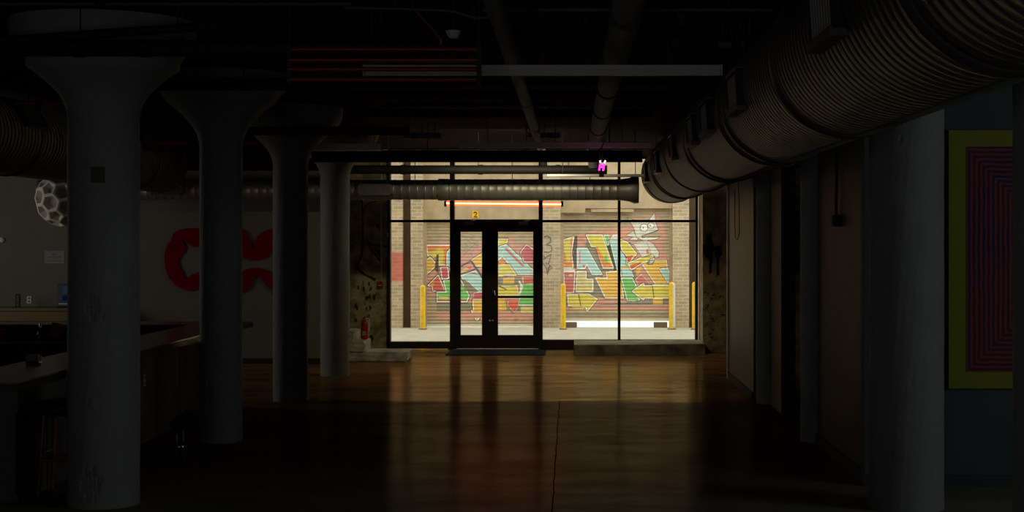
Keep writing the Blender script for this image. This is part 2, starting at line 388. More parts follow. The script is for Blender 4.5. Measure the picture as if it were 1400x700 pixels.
# right partition: brown panels, with a dark doorway
struct('wall_east_far', MB().box(2.22, 2.40, 18.64, 21.5, 0, 2.98), 'greypanel', 'grey brown panelled partition nearest the shopfront', 'wall')
struct('trim_east', MB().box(2.195, 2.41, 21.5, 21.58, 0, 2.98), 'pale' if False else 'strip', 'pale corner strip at the far end of the brown partition', 'trim')
struct('wall_east_near', MB().box(2.36, 2.52, 12.32, 14.68, 0, 2.98).box(2.36, 2.52, 15.12, 15.7, 0, 2.98).box(2.36, 2.52, 17.2, 18.17, 0, 2.98).box(2.36, 2.52, 15.7, 17.2, 2.75, 2.98), 'brown', 'brown panelled partition with a dark doorway', 'wall')
struct('baseboard_east', MB().box(2.335, 2.36, 12.32, 14.68, 0, .10).box(2.195, 2.22, 18.64, 21.5, 0, .10), 'black', 'dark baseboard along the brown partition', 'baseboard')
struct('wall_teal', MB().box(2.33, 9, 12.18, 12.32, 0, CZ), 'teal', 'dark teal wall carrying the chartreuse painting', 'wall')
struct('baseboard_teal', MB().box(2.325, 9, 12.155, 12.18, 0, .085), 'tealdark', 'teal baseboard under the painting', 'baseboard')
# concrete curb under the right window
mb = MB(); cx0, cx1 = X(785, 26.0), JR+.02
mb.add([(cx0,26.0,0),(cx1,26.0,0),(cx1,FY-.02,0),(cx0,FY-.02,0),(cx0,26.04,.165),(cx1,26.03,.185),(cx1,FY-.02,.175),(cx0,FY-.02,.17)],
       [(0,3,2,1),(4,5,6,7),(0,1,5,4),(1,2,6,5),(2,3,7,6),(3,0,4,7)])
struct('trim_curb', mb, 'rough', 'low concrete curb under the right shop window', 'curb')

# ------------------------------------------------------------------ storefront
def bar(x0, x1, y0, y1, z0, z1): return MB().box(x0, x1, y0, y1, z0, z1, bev=.004)
DL, DR = X(615.5, FY), X(742, FY)                     # door opening
zt0, zt1 = Z(304, FY), Z(300.5, FY)                   # transom rail
FD0, FD1 = FY-.06, FY+.12
GL0, GL1 = FY+.02, FY+.035
w1 = sempty('window_1', 'tall shop window left of the glass doors', 'window', (JL, FY, 0))
def part(mb, name, m, root):
    o = mb.build(name, m, root); o.matrix_parent_inverse = Matrix.Translation(-root.location); return o
zs1 = Z(467, FY); zs2 = Z(464.5, FY)
m_ = MB().box(JL, X(534, FY), FD0, FD1, 0, WT, bev=.004).box(JL, DL, FD0, FD1, .02, zs1, bev=.004).box(JL, DL, FD0, FD1, zt0, zt1, bev=.004).box(JL, DL, FD0, FD1, WT-.05, WT, bev=.004)
part(m_, 'window_frame', 'frame', w1)
part(MB().box(X(534, FY), DL, GL0, GL1, zs1, zt0), 'pane', 'glass', w1)
part(MB().box(X(534, FY), DL, GL0, GL1, zt1, WT-.05), 'pane', 'glass', w1)
w2 = sempty('window_2', 'wide shop window right of the glass doors', 'window', (DR, FY, 0))
xm0, xm1 = X(844.7, FY), X(848.3, FY); xr = X(950.5, FY)
m_ = MB().box(xr, JR, FD0, FD1, 0, WT, bev=.004).box(DR, JR, FD0, FD1, .0, zs2, bev=.004).box(DR, JR, FD0, FD1, zt0, zt1, bev=.004).box(DR, JR, FD0, FD1, WT-.05, WT, bev=.004)
part(m_, 'window_frame', 'frame', w2)
part(MB().box(xm0, xm1, FD0, FD1, zs2, WT, bev=.004), 'mullion', 'frame', w2)
for a, b in ((DR, xm0), (xm1, xr)):
    part(MB().box(a, b, GL0, GL1, zs2, zt0), 'pane', 'glass', w2); part(MB().box(a, b, GL0, GL1, zt1, WT-.05), 'pane', 'glass', w2)
d1 = sempty('door_1', 'pair of dark framed glass entrance doors', 'door', ((DL+DR)/2, FY, 0))
xa, xb = X(621.5, FY), X(736.5, FY)
m_ = MB().box(DL, xa, FD0-.04, FD1, 0, WT, bev=.004).box(xb, DR, FD0-.04, FD1, 0, WT, bev=.004).box(xa, xb, FD0-.02, FD1, Z(309, FY), Z(300, FY), bev=.004).box(xa, xb, FD0, FD1, WT-.05, WT, bev=.004).box(DL-.03, xa+.05, FD0-.07, FD0, 0, .07)
part(m_, 'door_frame', 'frame', d1)
part(MB().box(xa, xb, GL0, GL1, Z(300, FY), WT-.05), 'transom_pane', 'glass', d1)
part(MB().box(xa, xb, FD0-.08, FD1, 0, .02), 'threshold', 'chrome', d1)
def leaf(x0, x1, gx0, gx1):
    zb, zt = .025, Z(309, FY); g0, g1 = Z(458, FY), Z(317, FY)
    o = part(MB().box(x0, gx0, FY-.045, FY+.03, zb, zt, bev=.003).box(gx1, x1, FY-.045, FY+.03, zb, zt, bev=.003).box(gx0, gx1, FY-.045, FY+.03, zb, g0, bev=.003).box(gx0, gx1, FY-.045, FY+.03, g1, zt, bev=.003), 'door_leaf', 'frame', d1)
    q = MB().box(gx0, gx1, FY-.005, FY+.005, g0, g1).build('pane', 'glass', o)
    return o
xl = X(672, FY)
L1 = leaf(xa+.0005, xl-.0004, X(630, FY), X(659, FY)); L2 = leaf(xl+.0004, xb-.0005, X(681, FY), X(729, FY))
mb = MB().tube([(X(678, FY), FY-.12, Z(405.5, FY)), (X(731, FY), FY-.12, Z(405.5, FY))], .022, 10)
mb.tube([(X(679, FY), FY-.12, Z(405.5, FY)), (X(679, FY), FY-.04, Z(405.5, FY))], .02, 8).tube([(X(731, FY), FY-.12, Z(405.5, FY)), (X(731, FY), FY-.04, Z(405.5, FY))], .02, 8)
mb.build('push_bar', 'frame', L2)
MB().tube([(X(675.5, FY), FY-.045, Z(396, FY)), (X(676, FY), FY-.10, Z(398, FY)), (X(677, FY), FY-.11, Z(402, FY)), (X(677, FY), FY-.10, Z(406, FY)), (X(676.5, FY), FY-.045, Z(408, FY))], .010, 8).build('door_pull', 'chrome', L2)
for lf, cx in ((L1, 669.8), (L2, 673.8)):
    c = MB().lathe([(.022, 0), (.022, .012), (.014, .016)], 16, mx=Matrix.Translation((X(cx, FY)-.0, FY-.045, Z(438, FY))) @ Matrix.Rotation(PI/2, 4, 'X')); c.build('lock_cylinder', 'chrome', lf)
for lf, cx in ((L1, 641), (L2, 716)):
    c = MB().box(X(cx-7, FY), X(cx+7, FY), FY-.11, FY-.045, Z(307.5, FY), Z(303, FY), bev=.006).tube([(X(cx, FY), FY-.08, Z(303, FY)), (X(cx+5, FY), FY-.2, Z(302, FY)), (X(cx+9, FY), FY-.08, Z(301.5, FY))], .008, 8)
    c.build('door_closer', 'greygrille', lf)
# ------------------------------------------------------------------ outside
AY = 34.2                                             # opposite facade
def ax(p): return X(p, AY)
def az(p): return Z(p, AY)
mb = MB()
piers = [(-14, ax(552)), (ax(563), ax(579.5)), (ax(741), ax(766.5)), (ax(919), ax(941)), (ax(952), 12)]
for i, (a, b) in enumerate(piers): mb.box(a, b, AY-.25, AY+.4, 0, 9.5)
mb.box(ax(552), ax(563), AY+.08, AY+.4, 0, 7.5, mi=2).box(ax(941), ax(952), AY+.1, AY+.4, 0, 7.5, mi=2)  # recessed strips; their shade is put into a darker colour
mb.box(ax(579.5), ax(741), AY-.12, AY+.4, az(300)+.0, 7.5, mi=1).box(ax(766.5), ax(919), AY-.12, AY+.4, az(285), 7.5, mi=1)
mb.box(ax(766.5), ax(800), AY-.16, AY-.1, az(291), az(285), mi=1).box(ax(808), ax(866), AY-.16, AY-.1, az(290), az(286), mi=1)
struct('wall_alley', mb, ['brick', 'lintel', 'recess_block'], 'pale brick wall across the alley', 'wall')
struct('wall_facade', MB().box(-12, JL-.05, FY+.3, FY+.5, 0, 9.5).box(JR+.05, 12, FY+.3, FY+.5, 0, 4.3).box(JL-.05, -.3, FY+.3, FY+.5, WT+.05, 9.5).box(-.3, 12, FY+.3, FY+.5, WT+.05, 4.3), 'lintel')  # unseen heights shaped for light: tall left part darkens that side of the alley

scr = (.06, .055, .045)
def P_(poly, c, w=1.3, dk=1.1): return ('p', poly, g[c], w, dk)
def N_(poly, c): return ('p', poly, g[c], 0, 0)
def Ln(pts, c='dark', w=.7): return ('l', pts, g[c], w)
LA = [N_([(580,333),(616,330),(640,345),(660,330),(681,322),(700,320),(703,336),(720,330),(741,340),(741,424),(741,440),(597,436),(597,420),(590,415),(590,402),(583,400)], 'pink'),
      N_([(580,404),(598,404),(598,424),(592,424),(592,414),(580,412)], 'base'), N_([(597,413),(741,417),(741,425),(597,426)], 'slate'),
      N_([(580,326),(741,322),(741,318),(580,318)], 'base'),
      P_([(584,336),(616,336),(614,345),(612,362),(601,362),(600,350),(586,352)], 'orange'), N_([(585,345),(600,340),(607,342),(606,362),(601,362),(600,350),(586,351)], 'yellow'),
      P_([(612,345),(620,336),(628,345),(620,362),(611,374)], 'blue'),
      P_([(579,361),(588,352),(597,362),(584,374),(579,378)], 'gold'), N_([(597,348),(600,348),(600,375),(594,368)], 'dark'),
      P_([(603,366),(612,366),(613,380),(605,381)], 'mag'), P_([(586,390),(599,377),(608,398),(592,397),(592,391)], 'red'), N_([(588,388),(594,384),(594,391),(588,391)], 'orange'),
      P_([(607,384),(630,384),(641,404),(638,412),(598,412),(598,400),(611,400)], 'green'), N_([(598,409.5),(638,410),(637,412),(598,412)], 'red'), N_([(600,405),(614,406),(614,408),(600,408)], 'yellow'),
      N_([(612,384),(622,384),(634,396),(628,396)], 'pink'),
      Ln([(630,364),(646,356),(662,342)], w=1.0), Ln([(630,375),(645,370),(652,366),(661,364)], w=.9),
      P_([(645,356),(660,346),(672,346),(672,363),(651,364)], 'gold', 1, .8), N_([(631,370),(644,363),(643,367),(631,372)], 'yellow'), N_([(637,367),(645,363),(644,368)], 'ruby'),
      P_([(631,377),(652,370),(661,381),(672,390),(672,400),(655,398),(640,384),(634,383)], 'blue', 1, .8), N_([(641,373),(649,372),(654,376)], 'red'), Ln([(645,358),(660,380)], w=1.4),
      N_([(633,381),(641,386),(655,399),(648,401),(635,396)], 'slate'), P_([(648,401),(672,398),(672,408),(648,408)], 'mag', 1, .6),
      P_([(647,410),(661,410),(660,428),(652,438),(645,425),(648,425)], 'gold'),
      P_([(682,327),(694,327),(692,336),(682,336)], 'yellow', 1, .8), P_([(675,340),(692,335),(727,368),(735,375),(707,375),(696,361),(687,350),(675,362)], 'blue', 1.1, 1.0),
      N_([(689,340),(693,339),(718,364),(714,364)], 'rose'), P_([(712,345),(720,335),(736,346),(736,358),(717,358)], 'mag', 1, 1), N_([(710,346),(714,347),(714,353),(710,351)], 'slate'),
      P_([(672,362),(696,362),(706,376),(672,377)], 'yellow', .8, .8), N_([(683,355),(688,352),(691,361),(681,362)], 'orange'), N_([(684,366),(687,365),(688,369),(684,369)], 'blue'), N_([(692,373),(697,372),(697,376),(692,376)], 'blue'),
      N_([(672,379),(713,379),(715,390),(672,390)], 'slate'), N_([(688,380),(703,379),(703,388),(688,388)], 'gold'), P_([(715,379),(741,379),(741,389),(716,389)], 'red', .6, 0),
      P_([(672,392),(707,391),(709,404),(672,404)], 'yellow', .9, .6), P_([(712,389),(741,388),(741,417),(710,417)], 'green', .9, .6), Ln([(683,391),(692,396),(689,394)], 'dark', .7),
      Ln([(710,385),(714,392),(711,400)], 'white', 1.3), N_([(672,409),(690,408),(693,424),(672,426)], 'gold'), N_([(690,412),(694,411),(706,437),(717,418),(714,430),(705,440)], 'slate'),
      P_([(695,411),(709,411),(708,420),(703,427),(694,417)], 'ruby', .5, .6), N_([(712,419),(741,419),(741,428),(712,428)], 'cream'), N_([(597,427),(741,429),(741,436),(597,434)], 'pink'), N_([(580,437),(741,440),(741,447),(580,447)], 'base')]
for i in range(7):                                    # marker scribbles on the bare slats
    yy = 322 + i*4; LA.append(('l', [(632+((k*37+i*11) % 9)*.35+k*2.0, yy + ((k*53+i*29) % 7)*.55) for k in range(11 if i in (2, 3, 4) else 8)], g['slate'], .45))
LB = [N_([(767,328),(788,321),(801,319),(815,314),(846,312),(866,308),(858,298),(866,296),(884,303),(895,287),(902,300),(910,318),(905,340),(914,352),(919,380),(919,424),(768,424),(768,395)], 'pink'),
      N_([(767,406),(778,406),(778,420),(919,408),(919,418),(767,424)], 'slate'), N_([(767,424),(919,424),(919,432),(767,432)], 'base'), N_([(768,418),(919,417),(919,423),(768,423)], 'pink'), N_([(768,429),(919,429),(919,431.5),(768,431.5)], 'slate'), N_([(768,437),(919,437),(919,440),(768,440)], 'slate'),
      N_([(784,324),(789,322),(789,366),(786,368),(783,350)], 'dark'), N_([(800,335),(806,322),(840,372),(822,372)], 'slate'), N_([(826,334),(833,330),(846,372),(840,372)], 'dark'), N_([(848,340),(852,340),(875,385),(866,385)], 'slate'),
      N_([(800,368),(812,376),(830,379),(827,408),(812,404),(800,402)], 'slate'), N_([(785,372),(789,372),(788,400),(784,400)], 'dark'),
      P_([(770,329),(784,324),(780.5,345),(783,366),(770,366)], 'yellow', 1.3, .8), N_([(770,345),(773,345),(774,358),(780,358),(780,328),(783,325),(781,345),(783,365),(771,365)], 'orange'),
      P_([(790,339.5),(802,339.5),(817,366),(823,375),(810,375),(802,360),(800,366.5),(790,366.5)], 'blue', 1.1, 1.0), N_([(792,343),(793.5,343),(793.5,360),(792,360)], 'ruby'), N_([(796,363),(800,362),(800,364.5),(796,365)], 'red'),
      P_([(802,321.5),(823,321.5),(838,366),(825,366),(815,337),(809,337)], 'yellow', 1.1, 1.0), N_([(814,338),(817,337),(828,359),(832,358),(838,366),(825,366)], 'orange'), N_([(825,352),(829,348),(832,357),(828,360)], 'green'),
      P_([(826,322),(832.5,322),(832,334),(830.5,335)], 'green', .9, .5),
      P_([(834,328.5),(847,328),(849,342),(866,378),(847,378),(845,372)], 'blue', .8, 1.0), N_([(849,364),(860,364),(862,367),(850,367)], 'gold'),
      P_([(848,327),(858,332),(870,347),(862,356),(857,361),(858,351),(850,341)], 'yellow', 1, 1), N_([(857,350),(866,349),(862,356),(858,361)], 'ruby'),
      P_([(771,372),(785.5,372),(784,400),(773,400)], 'rose', 1.3, .7), N_([(770,368),(786,368),(786,372),(770,372)], 'white'), N_([(778,375),(783,375),(783,378),(778,378)], 'cream'),
      P_([(789.5,371),(801,371),(801,382),(810,382.5),(810,398),(788,398)], 'cream', 1.2, .8), N_([(791,386),(796,386),(796,389),(791,389)], 'blue'), N_([(794,373),(800,373),(800,376),(794,376)], 'blue'), N_([(802,387),(806,387),(806,390),(802,390)], 'blue'),
      P_([(815,380),(831,381),(829,372.5),(848,371),(852,407),(828,407)], 'gold', 1.2, .8),
      P_([(776.5,403),(804,402),(816,409),(803,425),(801,419),(777.5,418)], 'yellow', 1.2, .9), Ln([(791,402),(794,418)], w=.6), N_([(783,420.5),(798,420),(798,423),(783,423)], 'gold'),
      P_([(850,380.5),(864,380.5),(871,394),(866,398),(874,410),(858,410.5)], 'green', 1.1, 1.0),
      P_([(869,382),(877,375),(889,389),(873,391)], 'rose', .7, .7), N_([(871,365),(877,364),(875,374),(870,375)], 'gold'),
      P_([(879,362),(891,356),(911,356),(911.5,366),(899,366.5),(913,389),(897,389)], 'gold', 1.1, .8), P_([(902,368),(913,367),(918,389),(913,386)], 'blue', .9, .8),
      P_([(865,398),(880,387.5),(880,391),(918,390.5),(918,407),(880,407),(880,410)], 'yellow', 1.2, .9), Ln([(892,391),(894,407)], w=.6), N_([(893,408),(906,408),(906,416),(893,416)], 'gold'),
      P_([(859,360),(876,353),(891,346),(893,354),(877,360),(863,369)], 'yellow', 1.1, .8), N_([(861,363),(877,358),(876,361),(863,368)], 'ruby'),
      # grey long-eared creature drawn on the slats
      P_([(861,332),(870,336),(878,352),(888,349),(892,347),(896,352),(892,361),(886,361),(889,354),(900,352),(901,345),(893,333),(884,329)], 'grey', 0, .7),
      P_([(866,333),(884,331),(890,347),(878,352)], 'grey', 0, .5), N_([(883,342),(886,340),(888,346),(884,347)], 'rose'),
      P_([(856,322),(866,316),(867,319),(870,320),(872,328),(860,328),(866,324)], 'grey', 0, .6),
      P_([(858,298),(866,301),(867,304),(886,303),(895,290),(896,304),(900,314),(878,322),(876,324),(901,324),(898,327),(880,329),(870,324),(867,312)], 'grey', 0, .7),
      N_([(878,322),(900,315),(901,323),(879,324)], 'base'), Ln([(878,322.5),(900,315)], 'dark', .5), Ln([(878,324.5),(902,323.5)], 'dark', .5)]
for cx, cy, r in ((880.5, 311.5, 5), (890, 308.5, 4)):
    LB += [('p', [(cx+r*math.cos(a*PI/8), cy+r*math.sin(a*PI/8)) for a in range(16)], g['white'], 0, .7), Ln([(cx-1.2, cy), (cx-.8, cy)], 'dark', .8)]
for k in range(4): LB += [Ln([(886+k*2.2, 355.5), (885.5+k*2.2, 361.5)], 'dark', .4), Ln([(836+k*2.4, 326), (839+k*2.2, 321)], 'white', .8)]
shm = attrmat('painted_shutter_slats', .55, .12, 9)
def shutter(name, label, p0, p1, ytop, ybot, layers, gx=None):
    root = thing(name, label, 'shutter', (ax((p0+p1)/2), AY, 0), 'graffitied roller shutters across the alley')
    root['group'] = 'graffitied roller shutters across the alley'
    c = grid('slat_curtain', p0, p1, ytop, ybot, AY, .0095, g['base'], layers, shm, None, corr=(.074, .017), depth=.05)
    c.parent = root; c.matrix_parent_inverse = Matrix.Translation(-root.location)
    part(MB().box(ax(p0), ax(p1), AY-.02, AY+.05, az(ybot)-.02, az(ybot)+.03), 'bottom_bar', 'pale', root)
    for q in (p0, p1):
        part(MB().box(ax(q)-.035, ax(q)+.035, AY-.05, AY+.06, az(ybot)-.02, az(ytop)), 'guide_rail', 'lintel', root)
    return root
shutter('roller_shutter', 'corrugated roller shutter with angular letters, behind the glass doors', 581.5, 739, 298, 445, LA)
shutter('roller_shutter', 'corrugated roller shutter with letters and a grey creature, behind the right window', 768.5, 917, 284, 437.5, LB)
# blazing gap under the right shutter
struct('trim_gap', MB().box(ax(768.5), ax(917), AY+.10, AY+.12, .0, az(436)), 'daylight', 'blazing white gap under the right roller shutter', 'light gap')
t = thing('curb_stop', 'grey block closing the gap at the shutter foot beside the left bollard', 'block', (ax(779), AY-.02, 0)); MB().box(-.16, .16, -.03, .09, 0, .12, bev=.01).build('block_body', 'recess_block', t)
t = thing('curb_stop', 'grey block closing the gap at the shutter foot beside the striped bollard', 'block', (ax(903), AY-.02, 0)); MB().box(-.15, .15, -.03, .09, 0, .12, bev=.01).build('block_body', 'recess_block', t)
# bollards
def bollard(px, ytop, label, w=8, sleeve=None, Y=33.4):
    t = thing('bollard', label, 'bollard', (X(px, Y), Y, 0), 'yellow bollards across the alley')
    r = w/2*Y/F; h = Z(ytop, Y)
    MB().lathe([(r, 0), (r, h-.05), (r*.92, h-.02), (r*.6, h), (r*.1, h+.008)], 24).build('post', 'yellow', t)
    MB().lathe([(r*1.5, 0), (r*1.5, .02), (r*1.05, .03)], 24).build('base_collar', 'recess_block', t)
    if sleeve: MB().box(r*.15, r*1.12, -r*1.02, r*.6, .05, h-.03, bev=.02).build('reflector_strip', 'pale', t)
bollard(578, 390, 'yellow bollard outside the left shop window', 7.5)
bollard(770, 388, 'yellow bollard right of the brick pier beside the doors', 7)
bollard(918.5, 386, 'yellow and white bollard right of the grey creature', 8, True)
bollard(949.5, 386, 'rightmost yellow bollard, half hidden by the window jamb', 7)
t = thing('number_plate', 'small square yellow plate with a black 2 above the left shutter', 'number plate', (ax(650.5), AY-.125, az(293.5)))
MB().box(-.072, .072, -.012, .004, -.075, .075).build('plate', 'decal', t)
MB().tube([(-.035, -.016, .032), (-.025, -.016, .05), (.0, -.016, .058), (.028, -.016, .048), (.031, -.016, .022), (.012, -.016, -.008), (-.036, -.016, -.052), (.042, -.016, -.052)], .009, 6).build('numeral', 'black', t)
# black tag on the brick pier
tg = MB()
pl = lambda pts: [(ax(a), AY-.255, az(b)) for a, b in pts]
for pts in ([(744,324),(748,322),(753,325),(753,331),(747,334),(754,336),(755,342),(750,345),(744,344)], [(743,350),(746,352),(742,355),(754,347),(750,361),(746,359)], [(742,359),(745,362),(748,368),(749,375)], [(749,372),(752,362),(755,366),(751,369),(749,365)]):
    tg.tube(pl(pts), .009, 5)
tag(tg.build('graffiti_tag', 'ink'), 'black looping spray tag on the brick pier right of the doors', 'graffiti')

# ------------------------------------------------------------------ neon
NY = FY+.18
t = thing('neon_tube', 'long glowing orange neon tube above the entrance doors', 'neon light', (X(688, NY), NY, Z(278.5, NY)))
MB().tube([(X(609.5, NY)-t.location.x, 0, .008), (X(768, NY)-t.location.x, 0, -.012)], .017, 12).build('glass_tube', 'orange_neon', t)
MB().tube([(X(611, NY)-t.location.x, 0, .008), (X(766.5, NY)-t.location.x, 0, -.012)], .040, 16).build('halo_shell', 'sleeve', t)
for p in (609, 768.5): MB().tube([(X(p, NY)-t.location.x-.02, 0, 0), (X(p, NY)-t.location.x+.02, 0, 0)], .054, 12).build('end_cap', 'pipeblack', t)
for p in (616.5, 739): MB().box(X(p, NY)-t.location.x-.02, X(p, NY)-t.location.x+.02, -.06, -.01, -.03, .04).build('bracket', 'frame', t)
QY = 19.05
def q(px, py): return (X(px, QY), 0, Z(py, QY))
t = thing('neon_sign', 'small glowing pink neon sign hanging by a cord', 'neon sign', (X(823, QY), QY, Z(226, QY)))
def loc(pts, dy=0): return [(a - t.location.x, b + dy, c - t.location.z) for a, b, c in pts]
M['pinkwhite'] = emit('pink_white_neon', (1., .4, .75), 4.)
for a_ in ([q(820.5,219.5), q(820.7,222.5)], [q(827.8,219.5), q(826.2,223)]): MB().tube(loc(a_), .010, 8).build('short_tube', 'pinkwhite', t)
for a_ in ([q(821,223.5), q(820,228), q(819,233)], [q(826,224), q(825.5,228), q(824.5,233.5)], [q(820.9,228.5), q(824.9,228)]): MB().tube(loc(a_), .011, 8).build('letter_tube', 'pink_neon', t)
for a_ in ([q(821.5,219.5), q(819.3,211), q(821,203), q(825,196), q(828,189)], [q(822.5,219.5), q(824,210), q(823,202), q(826,194), q(824,188)]): MB().tube(loc(a_, .02), .005, 6).build('cord', 'pvc', t)

# ================================================================== COLUMNS
def prof(base_r, step=False, sh=0.):
    p = [(base_r, 0)]
    z = .04
    while z < 2.86: p.append((base_r, z)); z += .02
    f = [(2.90, 1.02), (2.97, 1.12), (3.03, 1.27), (3.07, 1.42), (3.12, 1.62), (3.17, 1.86), (3.22, 2.12)]
    p += [(base_r*k, zz+sh) for zz, k in f]
    if step: p += [(.49, 3.26), (.52, 3.285), (.525, 3.31), (.545, 3.325), (.565, 3.36), (.61, 3.395), (.62, 3.42), (.62, CZ)]
    elif sh: p += [(.50, 3.27+sh), (.55, 3.31+sh), (.58, 3.35+sh), (.58, CZ)]
    else: p += [(.50 if base_r < .23 else .55, 3.27), (.57 if base_r < .23 else .60, 3.33), (.60 if base_r < .23 else .625, 3.38), (.62 if base_r < .23 else .655, 3.42), (.63 if base_r < .23 else .665, 3.47), (.63 if base_r < .23 else .665, CZ)]
    p[-1] = (p[-1][0], CZ-.002)
    return p
def hashn(a, z, s):
    return (math.sin(a*7.3+z*5.1+s)*math.sin(a*3.1-z*9.7+s*2.3) + .6*math.sin(a*17+z*23+s)*math.sin(a*11-z*31+s*.7))
def column(x, y, r, label, chips=(), step=False, m='column', seed=0):
    def disp(a, z):
        if z > 2.9: return 0
        d = .0016*hashn(a, z, seed)
        for (ca, cz, w, h, dep) in chips:
            da = (a-ca+PI) % (2*PI) - PI
            u = (da*r/w)**2 + ((z-cz)/h)**2
            u *= 1 + .45*math.sin(a*17+z*41) * math.sin(z*63-a*9)
            if u < 1: d -= dep*min(1, (1-u)*3)*(.55+.6*math.sin(a*31+z*97)*math.sin(z*83-a*23)+.3*math.sin(a*53-z*131))
        return d
    t = thing('concrete_column', label, 'column', (x, y, 0), 'mushroom columns', 'thing')
    pr = prof(r, step, .13 if x > 0 else 0.); k = next(i for i, p in enumerate(pr) if p[1] > 2.88)
    MB().lathe(pr[:k+1], 160 if chips else 96, disp=disp).build('shaft', m, t)
    MB().lathe(pr[k:], 96).build('capital', m, t)
    return t
fr = -PI/2                                            # facing the camera
c1 = column(-3.448, 11.35, .258, 'large white column left foreground with a square notch and chipped patches', [
    (fr-.02, Z(420, 11.1), .055, .085, .022), (fr+.0, Z(433, 11.1), .02, .02, .03), (fr+.28, Z(434, 11.1), .012, .014, .03), (fr-.08, Z(662, 11.1), .085, .12, .024), (fr-.15, Z(550, 11.1), .02, .022, .02), (fr+.1, Z(335, 11.1), .02, .02, .01)], seed=1)
column(-3.39, 14.9, .204, 'second white column from the left, with a moulded rim round its capital', [(fr-.4, Z(540, 14.7), .03, .12, .01)], True, seed=2)
column(-3.40, 18.65, .211, 'third column from the left, dark shaft lit along its left edge', (), False, 'column2', 3)
column(-3.389, 22.1, .209, 'farthest column of the left row, beside the concrete steps', (), False, 'column', 4)
column(2.45, 11.2, .267, 'stout grey column right foreground left of the chartreuse painting', [(fr-.1, Z(520, 10.9), .02, .02, .01), (fr-.35, Z(190, 10.9), .014, .014, .02), (fr-.75, Z(625, 11), .04, .01, .012)], False, 'column2', 5)
column(2.45, 7.55, .267, 'grey column cut by the right edge of the frame', (), False, 'column2', 6)
column(2.44, 14.9, .21, 'slim column half set in the brown partition, nearer one', (), False, 'column2', 7)
column(2.44, 18.4, .215, 'slim column half set in the brown partition, farther one', (), False, 'column2', 8)
# square notch on the first column
nx, nz = X(134, 11.1), Z(239, 11.1)
mb = MB(); w, h = .048, .058
mb.box(nx-w, nx+w, 11.35-.262, 11.35-.20, nz-h, nz+h)
o = mb.build('notch', 'barfront', c1); o.matrix_parent_inverse = Matrix.Translation(-c1.location); o['label'] = 'square dark notch high on the shaft'

# ================================================================== DUCTS
def ring_prof(L, r, pitch, ridge):
    p = []; y = 0
    while y < L-pitch:
        p += [(r, y), (r, y+pitch*.80), (r-ridge, y+pitch*.85), (r-ridge, y+pitch*.95), (r, y+pitch)]; y += pitch
    p.append((r, L)); return p
# lathe axis z -> world Y
def alongY(x, y, z): return Matrix.Translation((x, y, z)) @ Matrix.Rotation(-PI/2, 4, 'X')
def alongX(x, y, z): return Matrix.Translation((x, y, z)) @ Matrix.Rotation(PI/2, 4, 'Y')
def regs(t, ys, cx, cz, r, ang, length, hgt):
    for y in ys:
        R = Matrix.Translation((cx, y, cz)) @ Matrix.Rotation(ang, 4, 'Y')     # local -x points out of the duct
        fr_ = MB()
        fr_.box(-r-.035, -r+.03, -length/2, -length/2+.035, -hgt/2, hgt/2, mx=R).box(-r-.035, -r+.03, length/2-.02, length/2, -hgt/2, hgt/2, mx=R)
        fr_.box(-r-.05, -r+.03, -length/2+.005, length/2, -hgt/2-.03, -hgt/2+.012, mi=1, mx=R).box(-r-.035, -r+.03, -length/2+.005, length/2, hgt/2-.01, hgt/2+.01, mi=1, mx=R)
        f = fr_.build('register', ['black', 'ductpaint'], t); f.matrix_parent_inverse = Matrix.Translation(-t.location)
        b = MB()
        b.box(-r-.02, -r+.02, -length/2+.02, length/2-.02, -hgt/2+.02, hgt/2-.02, mx=R)
        for k in range(9):
            yy = -length/2 + .05 + k*(length-.1)/8; b.box(-r-.028, -r-.015, yy-.004, yy+.004, -hgt/2+.03, hgt/2-.03, mx=R)
        b.build('grille', 'grille', f)
def bigduct(label, cx, cz, r, y0, y1, bands, ys, ang, cap=True):
    t = thing('spiral_duct', label, 'air duct', (cx, y0, cz))
    MB().lathe(ring_prof(y1-y0, r, .10, .010), 96, mx=alongY(cx, y0, cz)).build('duct_body', 'ductpaint', t).matrix_parent_inverse = Matrix.Translation(-t.location)
    for b in bands:
        MB().lathe([(r+.002, 0), (r+.013, .008), (r+.006, .02), (r+.006, .07), (r+.013, .082), (r+.002, .09)], 96, mx=alongY(cx, b, cz)).build('joint_band', 'ductpaint', t).matrix_parent_inverse = Matrix.Translation(-t.location)
        for sx in (-.25, .25): MB().tube([(cx+sx, b+.06, cz+r*.84), (cx+sx, b+.06, CZ-.001)], .008, 6).build('hanger', 'pipeblack', t).matrix_parent_inverse = Matrix.Translation(-t.location)
    regs(t, ys, cx, cz, r, ang, .62, .24)
    return t
bigduct('huge corrugated round duct running along the right side under the ceiling', 1.55, 2.97, .45, -1.5, 23.95, [5.2, 8.4, 11.1, 11.5, 14.6, 15.0, 17.9, 20.6, 21.0, 23.2], [6.6, 10.2, 12.35, 13.8, 16.4, 19.4, 22.3], math.radians(-4), True)
bigduct('corrugated round duct at the far left above the bar', -6.2, 3.08, .42, 8, 23.2, [11.5, 14.2, 16.8, 19.2, 21.6], [14.4, 16.6, 20.0, 21.2], math.radians(180-28))
